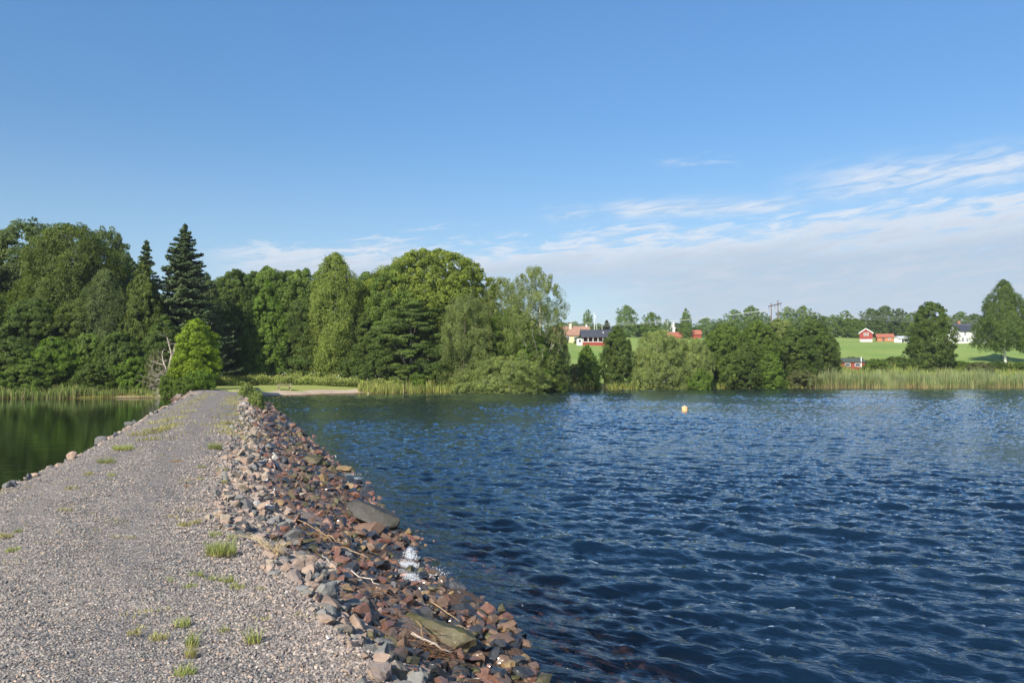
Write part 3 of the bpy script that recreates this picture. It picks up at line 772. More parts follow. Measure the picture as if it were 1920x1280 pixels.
T('alder_tree', 'alder_d', 1395, 640, 136, 70, 'alder_dark', 'low dark alder at the left in the shore row', group=G3)
T('bush', 'bush', 1500, 690, 140, 60, 'scrub', 'reddish brown bush at the water under the shore row', 'bush', G3)
T('alder_tree', 'alder_a', 1747, 566, 160, 92, 'alder_dark', 'lone dark tree standing behind the reeds', group=G3)
T('birch_tree', 'birch_open', 1886, 526, 185, 112, 'alder_dark', 'white-stemmed birch standing alone at the right edge', group=G3, bark=BARK_BIRCH)
T('birch_tree', 'birch_open', 1878, 580, 200, 36, 'alder_dark', 'dark smaller tree left against the white-stemmed birch', group=G3)
G9 = 'hedge bushes behind the reeds'
for px, top, Y, wp, mt, lb in [
        (1640, 672, 160, 50, 'alder', 'green hedge bush right of the red boathouse'),
        (1680, 668, 164, 60, 'alder_dark', 'dark hedge bush left of the lone dark tree'),
        (1712, 672, 161, 44, 'alder_dark', 'dark bush touching the lone tree from the left'),
        (1600, 668, 172, 44, 'alder', 'bush showing over the boathouse roof'),
        (1800, 676, 162, 50, 'alder', 'green hedge bush right of the lone dark tree'),
        (1835, 678, 158, 56, 'scrub', 'brown-grey hedge bush below the white house'),
        (1870, 677, 163, 50, 'alder_dark', 'dark hedge bush left of the birch foot'),
        (1915, 678, 161, 60, 'alder', 'hedge bush right of the birch foot')]:
    T('bush', 'bush', px, top, Y, wp, mt, lb, 'bush', G9)
# distant trees
FAR = [(1103, 580, 330, 24, 'far_b', 'far', 'dark slim distant tree right behind the flagpoles, first from the left'),
       (1078, 602, 345, 26, 'far_a', 'far', 'distant tree behind the yellow house chimney'),
       (1138, 600, 345, 28, 'far_spruce', 'spruce', 'small pointed distant spruce above the dark pavilion roof'),
       (1122, 606, 350, 30, 'far_a', 'far', 'low distant tree between flagpoles and pointed spruce'),
       (1175, 572, 320, 46, 'far_a', 'far', 'tallest pale distant birch behind the dark upright tree'),
       (1200, 608, 330, 40, 'far_a', 'alder', 'low distant tree right of the tallest pale birch'),
       (1222, 585, 310, 40, 'far_a', 'alder', 'rounded mid-green distant tree above the largest willow shrub'),
       (1251, 598, 335, 22, 'far_b', 'far', 'narrow distant tree left of the white chimneys'),
       (1287, 578, 315, 28, 'far_b', 'alder', 'narrow two-storey distant tree right of the white chimneys'),
       (1325, 595, 340, 40, 'far_a', 'far', 'greyish distant tree right of the red tiled roof'),
       (1350, 597, 345, 36, 'far_b', 'far', 'slim greyish distant tree left of the tall distant group'),
       (1378, 580, 340, 44, 'far_a', 'far', 'distant tree opening the tall group left of the power pole'),
       (1410, 573, 345, 44, 'far_a', 'alder', 'highest distant tree left of the power pole'),
       (1432, 585, 350, 36, 'far_b', 'far', 'distant tree directly behind the power pole'),
       (1478, 575, 345, 44, 'far_a', 'far', 'distant tree directly right of the power pole'),
       (1508, 573, 345, 40, 'far_a', 'alder', 'highest distant tree right of the power pole'),
       (1530, 585, 350, 44, 'far_b', 'alder', 'distant tree over the right end of the shore row'),
       (1563, 590, 350, 36, 'far_a', 'far', 'distant tree in the low gap right of the shore row'),
       (1588, 582, 345, 44, 'far_b', 'alder', 'distant green tree left above the red gabled house'),
       (1606, 596, 340, 36, 'far_a', 'alder', 'distant tree touching the red gabled house from the left'),
       (1634, 578, 375, 50, 'far_a', 'alder_dark', 'dark distant tree over the red gabled house'),
       (1662, 573, 375, 50, 'far_a', 'alder_dark', 'highest dark distant tree above the orange outbuilding'),
       (1688, 578, 372, 50, 'far_b', 'alder_dark', 'dark distant tree above the little white shed'),
       (1712, 586, 365, 44, 'far_a', 'alder', 'distant tree half hidden by the lone dark tree'),
       (1776, 590, 370, 44, 'far_a', 'scrub', 'brownish distant tree left behind the white house'),
       (1804, 584, 375, 44, 'far_a', 'alder', 'round distant tree behind the white house roof'),
       (1830, 588, 375, 44, 'far_a', 'alder_dark', 'dark distant tree right behind the white house gable'),
       (1905, 592, 375, 60, 'far_a', 'alder_dark', 'distant tree behind the white-stemmed birch'),
       (1052, 604, 350, 40, 'far_a', 'far', 'distant tree at the edge of the open willow')]
for px, top, Y, wp, k, mt, lb in FAR:
    T('birch_tree' if 'birch' in lb else 'spruce_tree' if 'spruce' in k else 'broadleaf_tree', k, px, top, Y, wp, mt, lb, group=G4)
G10 = 'low tree belt behind the distant houses'
for i in range(34):
    px = 1040 + i * 28 + rng.uniform(-6, 6)
    T('broadleaf_tree', ['far_a', 'far_b', 'far_a'][i % 3], px, (606 if px < 1370 else 596) + rng.uniform(-4, 6), 400 + rng.uniform(-10, 15), 44, 'far' if i % 2 else 'alder_dark',
      'tree of the low even belt behind the houses, ' + ORD[i] + ' from the left', group=G10)


# dead tree
def dead_tree():
    x, y = ray(320, 700)[0] * 84, 84; z = gh(x, y); s = 84 / F_PX
    mb = MB(); r = np.random.default_rng(5)
    def P(px, py, dyy=0.0): return ((px - 320) * s, dyy, (705 - py) * s)
    def br(pts, r0, r1, twig=0):
        n = len(pts); mb.tube(pts, [r0 + (r1 - r0) * i / (n - 1) for i in range(n)], 7)
        for k in range(twig):
            a = np.array(pts[r.integers(1, n)]); d = unit(np.array([r.normal(), r.normal() * 0.7, r.uniform(-0.1, 0.9)])); l = r.uniform(0.35, 1.0)
            m_ = a + d * l * 0.5 + r.normal(size=3) * 0.05; mb.tube([a, m_, a + d * l + r.normal(size=3) * 0.1], [r1 * 0.8, r1 * 0.6, 0.008], 4)
    br([P(316, 712), P(315, 690), P(316, 672), P(315, 655)], 0.17, 0.13)
    br([P(315, 658), P(317, 640, .1), P(320, 622, .15), P(317, 610, .1), P(315, 600), P(312, 590)], 0.12, 0.035, 9)
    br([P(319, 632, .1), P(323, 618, .3), P(324, 606, .3), P(326, 600, .3)], 0.08, 0.03, 7)
    br([P(322, 618, .2), P(329, 613), P(333, 609), P(338, 606)], 0.06, 0.015, 7)
    br([P(331, 611), P(331, 604), P(329, 600)], 0.03, 0.012, 2)
    br([P(315, 660), P(311, 646, -.1), P(307, 634, -.2), P(305, 622, -.2), P(307, 615, -.3)], 0.11, 0.03, 9)
    br([P(309, 642), P(300, 640), P(290, 636), P(280, 634)], 0.055, 0.014, 10)
    br([P(314, 680), P(304, 672), P(298, 668), P(288, 670)], 0.06, 0.015, 6)
    br([P(316, 676), P(324, 668, -.2), P(332, 662, -.3)], 0.05, 0.012, 5)
    br([P(315, 692), P(306, 688, -.3), P(296, 694, -.5)], 0.05, 0.012, 5)
    for i in range(110):
        a = np.array(P(r.uniform(284, 326), r.uniform(650, 705), r.uniform(-1, .4))); d = unit(np.array([r.normal(), r.normal() * 0.5, r.uniform(-.3, 1)])); l = r.uniform(0.5, 1.5)
        mb.tube([a, a + d * l * 0.5 + r.normal(size=3) * 0.08, a + d * l + r.normal(size=3) * 0.16], [0.02, 0.015, 0.006], 4)
    o = mb.build('dead_tree', simple('dead_wood', (0.44, 0.39, 0.32), 0.9, 0.1, 0.3, 3), smooth=True)
    o.location = (x, y, z - 0.35); tag(o, 'bare bleached dead tree left of the bright yellow-green tree', 'tree', G1)


dead_tree()


# ------------------------------------------------------------------ reeds, herbs, shore grass
def blade_mat(name, lo, mid, hi, trans=0.3):
    m, t, o = newmat(name)
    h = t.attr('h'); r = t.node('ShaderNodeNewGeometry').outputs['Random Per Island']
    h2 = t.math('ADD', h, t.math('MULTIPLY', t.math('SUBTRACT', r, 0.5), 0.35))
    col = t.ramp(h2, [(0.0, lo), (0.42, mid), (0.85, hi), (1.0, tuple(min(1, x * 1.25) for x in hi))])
    col = t.mix(t.mapr(r, 0.78, 0.84, 0.0, 0.7), col, (0.42, 0.34, 0.18))
    r2 = t.math('FRACT', t.math('MULTIPLY', r, 17.3))
    k = t.math('ADD', t.math('MULTIPLY', r2, 0.7), 0.65)
    pos = t.node('ShaderNodeNewGeometry').outputs['Position']
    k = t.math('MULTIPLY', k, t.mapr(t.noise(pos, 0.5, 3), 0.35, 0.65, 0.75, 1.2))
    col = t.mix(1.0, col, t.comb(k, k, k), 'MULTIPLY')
    b = bsdf(t, col, 0.6, 0.2); tr = t.node('ShaderNodeBsdfTranslucent'); t.put(tr.inputs[0], col)
    mx = t.node('ShaderNodeMixShader'); mx.inputs[0].default_value = trans
    t.l.new(b.outputs[0], mx.inputs[1]); t.l.new(tr.outputs[0], mx.inputs[2]); t.l.new(mx.outputs[0], o.inputs[0])
    return m


def blades(X, Y, Z, hgt, wid, r, lean=0.18):
    """tapering, bending blades: two quads each"""
    n = len(X); th = r.uniform(0, 2 * math.pi, n); la = r.uniform(0, 6.28, n); L = lean * r.uniform(0.2, 1.6, n) * hgt
    sx, sy = np.cos(th) * wid / 2, np.sin(th) * wid / 2; lx, ly = np.cos(la) * L, np.sin(la) * L
    def row(f, wf, bend): return [np.stack([X + lx * bend - sx * wf, Y + ly * bend - sy * wf, Z + hgt * f], -1), np.stack([X + lx * bend + sx * wf, Y + ly * bend + sy * wf, Z + hgt * f], -1)]
    rows = row(0, 1, 0) + row(0.55, 0.85, 0.35) + row(1.0, 0.15, 1.0)
    V = np.stack(rows, 1).reshape(-1, 3); b = (np.arange(n) * 6)[:, None]
    F = np.stack([b + np.array([0, 1, 3, 2]), b + np.array([2, 3, 5, 4])], 1).reshape(-1, 4)
    return V, F, np.tile([0, 0, .55, .55, 1, 1], n)


def strip(p0, p1, s0, s1, dens, r, clumpy=0.9, sc=2.2):
    """points along the shore between two bearings, s metres inland of the water's edge"""
    pts = []
    n = int(dens * abs(p1 - p0) / F_PX * 120 * (s1 - s0))
    px = r.uniform(p0, p1, n * 2); sh = np.interp(px, SH_P, SH_D); Y = sh + r.uniform(s0, s1, n * 2)
    X = (px - CXP) / F_PX * Y
    k = r.uniform(0, 1, n * 2) < 0.5 * (1 + clumpy * sines(X, Y, sc, 91))
    return X[k], Y[k]


REED = blade_mat('reed_blades', (0.40, 0.30, 0.14), (0.19, 0.26, 0.08), (0.25, 0.31, 0.13))
SEDGE = blade_mat('sedge_blades', (0.36, 0.31, 0.09), (0.26, 0.31, 0.06), (0.30, 0.35, 0.08))
SEDGE_D = blade_mat('sedge_dark_blades', (0.30, 0.22, 0.08), (0.16, 0.22, 0.05), (0.20, 0.27, 0.06))
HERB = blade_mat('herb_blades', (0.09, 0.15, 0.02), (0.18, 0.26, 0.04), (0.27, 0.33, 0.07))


def stand(name, label, mat, specs, seed, wid, lean=0.15):
    r = np.random.default_rng(seed); parts = []
    for (p0, p1, s0, s1, dens, h0, h1) in specs:
        X, Y = strip(p0, p1, s0, s1, dens, r)
        hh = r.uniform(h0, h1, len(X)) * (1 + 0.28 * sines(X, Y, 5, seed + 1) + 0.18 * sines(X, Y, 1.2, seed + 2))
        parts.append((X, Y, hh))
    X = np.concatenate([p[0] for p in parts]); Y = np.concatenate([p[1] for p in parts]); hh = np.concatenate([p[2] for p in parts])
    Z = np.maximum(ground_h(X, Y), -0.3) - 0.05
    V, F, h = blades(X, Y, Z, np.maximum(hh, 0.1) + np.clip(-Z, 0, 1), wid * r.uniform(0.6, 1.4, len(X)), r, lean)
    o = nobj(name, V, F, mat, attrs={'h': h}); tag(o, label, name.replace('_', ' '), kind='stuff')


stand('reeds', 'pale green reed bed with straw-coloured feet along the right shore', REED, [(1515, 2010, -2.2, 5, 38, 1.7, 2.8)], 61, 0.055, 0.1)
stand('shore_grass', 'yellow-green tall shore grass at the water right of the beach', SEDGE,
      [(672, 900, -0.6, 5.0, 30, 0.6, 1.15), (760, 860, 0, 4, 18, 0.9, 1.8), (900, 1055, -0.4, 3, 20, 0.6, 1.2), (1045, 1530, -1.0, 2.5, 22, 0.7, 1.3), (1040, 1100, 2, 9, 12, 0.7, 1.4)], 62, 0.06)
stand('sedge', 'green and rusty sedge fringe along the left shore', SEDGE_D,
      [(-140, 215, -0.6, 3.2, 38, 0.6, 1.15), (205, 345, 0.4, 3.0, 32, 0.5, 1.0)], 63, 0.055)


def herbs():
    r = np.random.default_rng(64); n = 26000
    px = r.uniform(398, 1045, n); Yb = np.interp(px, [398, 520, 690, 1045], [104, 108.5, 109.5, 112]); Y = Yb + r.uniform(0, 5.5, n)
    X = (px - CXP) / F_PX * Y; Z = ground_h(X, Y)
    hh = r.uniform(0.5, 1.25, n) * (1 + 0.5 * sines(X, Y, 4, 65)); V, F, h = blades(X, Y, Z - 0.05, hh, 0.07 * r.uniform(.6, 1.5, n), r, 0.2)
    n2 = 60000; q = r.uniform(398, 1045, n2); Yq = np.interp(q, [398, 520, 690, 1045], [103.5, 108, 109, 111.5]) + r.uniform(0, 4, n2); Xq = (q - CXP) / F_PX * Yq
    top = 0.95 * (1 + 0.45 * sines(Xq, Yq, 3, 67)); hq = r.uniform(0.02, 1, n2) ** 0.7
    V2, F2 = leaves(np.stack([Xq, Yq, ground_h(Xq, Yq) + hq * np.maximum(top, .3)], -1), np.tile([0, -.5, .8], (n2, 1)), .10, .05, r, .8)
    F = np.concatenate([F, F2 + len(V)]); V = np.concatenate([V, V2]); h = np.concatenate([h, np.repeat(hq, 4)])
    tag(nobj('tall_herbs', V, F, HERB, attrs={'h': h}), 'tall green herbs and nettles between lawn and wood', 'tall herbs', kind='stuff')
    n = 16000; px = r.uniform(1560, 2000, n); Y = np.interp(px, [1560, 2000], [149, 152]) + r.uniform(0, 16, n); X = (px - CXP) / F_PX * Y; Z = ground_h(X, Y)
    V, F, h = blades(X, Y, Z - 0.05, r.uniform(0.6, 1.5, n) * (1 + 0.4 * sines(X, Y, 6, 66)), 0.09 * r.uniform(.6, 1.5, n), r, 0.2)
    tag(nobj('rank_grass', V, F, HERB, attrs={'h': h}), 'rank green grass and weeds behind the reed bed', 'rank grass', kind='stuff')
    # white umbels and yellow flower heads over the herbs
    n = 110; px = r.uniform(470, 1000, n); Y = np.interp(px, [470, 1000], [107, 110]) + r.uniform(0, 3, n); X = (px - CXP) / F_PX * Y; Z = ground_h(X, Y) + r.uniform(1.0, 1.9, n)
    V, F = leaves(np.stack([X, Y, Z], -1), np.tile([0, -.5, .6], (n, 1)), 0.07, 0.06, r, .4)
    tag(nobj('flower_heads', V, F, simple('umbels', (0.6, 0.6, 0.42), 0.8)), 'pale flower heads scattered over the tall herbs', 'flower heads', kind='stuff')


herbs()

# ------------------------------------------------------------------ stones
def ico(sub):
    bm = bmesh.new(); bmesh.ops.create_icosphere(bm, subdivisions=sub, radius=1.0)
    V = np.array([v.co[:] for v in bm.verts]); F = np.array([[v.index for v in f.verts] for f in bm.faces]); bm.free()
    return V, F


ICO = {k: ico(k) for k in (1, 2, 3, 4)}


def rock_shape(sub, seed, cuts=11, rough=0.03, asp=(1, .8, .6), dr=(0.36, 0.72)):
    r = np.random.default_rng(seed); V = ICO[sub][0].copy()
    N = unit(r.normal(size=(cuts, 3))); D = r.uniform(dr[0], dr[1], cuts)
    for n, d in zip(N, D):
        k = V @ n; V = V - np.outer(np.clip(k - d, 0, None), n)
    for s in range(3):
        a = unit(r.normal(size=3)); V = V * (1 + rough * np.sin(V @ a * r.uniform(4, 11) + r.uniform(0, 6)))[:, None]
    if sub == 4:
        for s in range(6):
            a = unit(r.normal(size=3)); b = unit(r.normal(size=3)); q = r.uniform(7, 20)
            V = V * (1 + 0.011 * np.sin(V @ a * q + 2.0 * np.sin(V @ b * q * 0.6)))[:, None]
    V = V / np.abs(V).max(0)
    return V * np.array(asp) * 0.5


def rotm(r, n, tilt=0.5):
    """random orientations, mostly lying flat"""
    az_ = r.uniform(0, 6.28, n); a = r.normal(size=n) * tilt; b = r.normal(size=n) * tilt
    cz, sz = np.cos(az_), np.sin(az_); ca, sa = np.cos(a), np.sin(a); cb, sb = np.cos(b), np.sin(b)
    Z = np.zeros(n); O = np.ones(n)
    Rz = np.stack([cz, -sz, Z, sz, cz, Z, Z, Z, O], -1).reshape(-1, 3, 3)
    Rx = np.stack([O, Z, Z, Z, ca, -sa, Z, sa, ca], -1).reshape(-1, 3, 3)
    Ry = np.stack([cb, Z, sb, Z, O, Z, -sb, Z, cb], -1).reshape(-1, 3, 3)
    return Rz @ Rx @ Ry


def stone_mat(name, c1, c2, rough=0.85, spec=0.25, speck=(0.36, 0.34, 0.31), moss=None, wet=False):
    m, t, o = newmat(name)
    tcn = t.node('ShaderNodeTexCoord').outputs['Object']
    rnd = t.node('ShaderNodeObjectInfo').outputs['Random']; isl = t.node('ShaderNodeNewGeometry').outputs['Random Per Island']
    off = t.math('ADD', t.math('MULTIPLY', rnd, 37.0), t.math('MULTIPLY', isl, 11.0))
    v = t.node('ShaderNodeVectorMath', operation='ADD'); t.put(v.inputs[0], tcn); t.put(v.inputs[1], t.comb(off, off, off)); v = v.outputs[0]
    a = t.noise(v, 2.5, 6, 0.65, 0.5); b_ = t.noise(v, 26, 4, 0.7)
    base = t.mix(t.math('ADD', t.math('MULTIPLY', t.mapr(a, 0.3, 0.7), 0.5), t.math('MULTIPLY', isl, 0.5)), c1, c2)
    base = t.mix(t.mapr(b_, 0.56, 0.70, 0, 0.55), base, speck)
    base = t.mix(t.mapr(b_, 0.44, 0.30, 0, 0.5), base, tuple(x * 0.45 for x in c1))
    if moss:
        nz = t.sep(t.node('ShaderNodeNewGeometry').outputs['Normal'])[2]
        mm = t.math('MULTIPLY', t.mapr(nz, 0.1, 0.8), t.mapr(a, 0.42, 0.58)); base = t.mix(mm, base, moss)
    h = t.math('ADD', t.math('MULTIPLY', a, 0.5), t.math('MULTIPLY', b_, 0.25))
    b = bsdf(t, base, rough, spec, t.bump(h, 0.9, 0.035))
    if wet: b.inputs['Coat Weight'].default_value = 0.35; b.inputs['Coat Roughness'].default_value = 0.14
    t.l.new(b.outputs[0], o.inputs[0]); return m


SM = {
    'pink': stone_mat('stone_pink', (0.29, 0.20, 0.145), (0.44, 0.33, 0.25)),
    'tan': stone_mat('stone_tan', (0.26, 0.21, 0.15), (0.40, 0.33, 0.25)),
    'grey': stone_mat('stone_grey', (0.15, 0.15, 0.14), (0.28, 0.27, 0.24)),
    'mauve': stone_mat('stone_mauve', (0.25, 0.195, 0.165), (0.37, 0.30, 0.255)),
    'pale': stone_mat('stone_pale', (0.42, 0.39, 0.35), (0.56, 0.52, 0.47)),
    'dark grey': stone_mat('stone_dark_grey', (0.09, 0.09, 0.085), (0.17, 0.165, 0.155)),
    'rust-red': stone_mat('stone_wet_red', (0.135, 0.058, 0.036), (0.25, 0.13, 0.085), 0.42, 0.5, (0.38, 0.2, 0.14), wet=True),
    'brown': stone_mat('stone_wet_brown', (0.10, 0.062, 0.038), (0.21, 0.13, 0.08), 0.45, 0.5, (0.25, 0.16, 0.08), wet=True),
    'black': stone_mat('stone_wet_black', (0.016, 0.019, 0.024), (0.045, 0.046, 0.05), 0.4, 0.5, (0.10, 0.10, 0.10), wet=True),
    'ochre': stone_mat('stone_wet_ochre', (0.20, 0.12, 0.045), (0.32, 0.22, 0.10), 0.45, 0.5, (0.42, 0.30, 0.14), wet=True),
    'boulder': stone_mat('stone_boulder', (0.045, 0.042, 0.034), (0.085, 0.08, 0.07), 0.6, 0.3, (0.19, 0.18, 0.16)),
    'mossy': stone_mat('stone_mossy', (0.09, 0.08, 0.045), (0.20, 0.17, 0.10), 0.6, 0.3, (0.3, 0.28, 0.2), moss=(0.06, 0.06, 0.018)),
}
SMK = list(SM)
DRY = ['pink', 'tan', 'grey', 'mauve', 'pale', 'dark grey']; DRYP = [.33, .17, .21, .19, .02, .08]
WET = ['rust-red', 'brown', 'black', 'ochre', 'mossy']; WETP = [.22, .30, .36, .03, .09]
ASPS = [('blocky', (1, .85, .72)), ('flat', (1, .8, .36)), ('long', (1, .5, .42)), ('pointed', (1, .75, .66)), ('rounded', (1, .88, .7))]
ROCKS = []
for i in range(20):
    nm, asp = ASPS[i % 5]
    V = rock_shape(4, 300 + i, cuts=(15 if nm != 'rounded' else 40), rough=0.015, asp=asp)
    me = npmesh('rock', V, ICO[4][1], smooth=True, sharp=24, mats=[SM['grey']])
    ROCKS.append((nm, me, V.shape))


def label_word(size): return 'small' if size < 0.15 else 'medium' if size < 0.24 else 'large'


CAND = []   # individual rocks are collected first, then named
SPECIAL = []


def special(px, py, z, length, asp, mat, seed, rz, label, tilt=(0, 0), sink=0.25, name='boulder', cuts=10, group='boulders of the causeway bank'):
    x, y = on_plane(px, py, z)
    V = rock_shape(4, seed, cuts=cuts + 6, rough=0.025, asp=asp, dr=(0.44, 0.80))
    o = nobj(name, V * length, ICO[4][1], SM[mat], smooth=True, sharp=24)
    o.location = (x, y, z); o.rotation_euler = (tilt[0], tilt[1], rz)
    tag(o, label, 'boulder', group); SPECIAL.append((x, y, length * 0.45))
    return o


special(712, 972, 0.18, 1.12, (1, .66, .55), 'boulder', 701, -0.35, 'big smooth dark grey boulder at the water, wet on top', (0.1, 0.25), cuts=14)
special(688, 998, 0.10, 0.62, (1, .7, .6), 'brown', 702, 0.2, 'brown blocky boulder tucked below the big dark one')
special(822, 1192, 0.26, 1.0, (1, .38, .34), 'mossy', 703, -0.75, 'long mossy slab lying down the bank, largest near the camera', (0.1, 0.22))
special(872, 1150, 0.02, 0.42, (1, .7, .6), 'black', 704, 0.5, 'black wet boulder left of the orange-red stone in the water')
special(912, 1148, 0.02, 0.24, (1, .8, .75), 'rust-red', 705, 0.3, 'orange-red stone standing alone in the shallow water')
special(942, 1142, 0.0, 0.2, (1, .6, .8), 'mossy', 706, 0.9, 'pointed mossy stone right of the orange-red one')
special(852, 1098, 0.03, 0.36, (1, .7, .55), 'black', 707, 0.1, 'dark glistening stone standing clear of the bank in the water')
special(585, 862, 0.28, 0.72, (1, .8, .7), 'mossy', 708, 0.4, 'yellow-brown boulder upright on the bank above the flat pair')
special(640, 880, 0.03, 0.62, (1, .5, .34), 'ochre', 709, 0.35, 'flat ochre stone pointing out into the lake')
special(612, 893, 0.05, 0.5, (1, .6, .35), 'ochre', 710, 0.2, 'flat yellowish stone inshore of the pointing one')
special(680, 930, 0.02, 0.62, (1, .5, .3), 'black', 711, -0.2, 'low black rock awash between the flat stones and the big boulder')
special(655, 940, 0.03, 0.34, (1, .7, .55), 'rust-red', 712, 0.2, 'red stone at the edge of the low black rock')
special(760, 1100, 0.12, 0.34, (1, .7, .5), 'rust-red', 713, 0.6, 'red wedge-shaped stone right of the splash')
special(702, 1215, 0.45, 0.28, (1, .8, .6), 'black', 714, 0.2, 'rounded dark stone with a pinkish foot left of the mossy slab', cuts=22)
special(618, 1112, 0.82, 0.24, (1, .7, .8), 'grey', 715, 1.2, 'grey-green upright stone on the rim of the path')
special(586, 1098, 0.86, 0.20, (1, .8, .7), 'pink', 716, 0.7, 'pink granite stone left of the grey-green one on the rim')
special(745, 1262, 0.86, 0.20, (1, .7, .9), 'tan', 717, 1.3, 'tan pointed stone on the rim at the bottom of the picture')
special(600, 1142, 0.84, 0.32, (1, .8, .4), 'tan', 718, 0.4, 'flat tan slab on the rim of the path')
special(208, 828, 0.06, 1.1, (1, .62, .42), 'dark grey', 719, 0.5, 'broad grey boulder at the pond edge', cuts=14, group='boulders along the pond')
special(244, 794, 0.05, 0.62, (1, .7, .45), 'dark grey', 720, 0.0, 'rounded grey boulder standing in the pond', cuts=20, group='boulders along the pond')
special(266, 788, 0.02, 0.3, (1, .7, .5), 'pale', 721, 0.0, 'small pale stone in the pond right of the rounded boulder', group='boulders along the pond')
special(40, 910, 0.45, 0.62, (1, .45, .3), 'dark grey', 722, 0.85, 'long dark grey stone on the pond bank', group='boulders along the pond')
special(35, 943, 0.78, 0.46, (1, .8, .3), 'pink', 723, 0.2, 'flat pinkish slab at the left edge of the path', group='boulders along the pond')
special(5, 948, 0.76, 0.40, (1, .7, .4), 'tan', 724, 0.9, 'orange-tan stone cut by the left picture edge', group='boulders along the pond')
special(85, 903, 0.72, 0.42, (1, .6, .35), 'mauve', 725, 0.9, 'low mauve rock on the pond bank between the slab and the pond', group='boulders along the pond')
special(128, 878, 0.62, 0.34, (1, .7, .45), 'dark grey', 726, 0.3, 'dark angular rock on the pond bank', group='boulders along the pond')
special(430, 742, 0.3, 0.6, (1, .7, .5), 'pale', 727, 0.3, 'pale stone on the far left bank below the path-end bush', group='boulders along the pond') if False else None


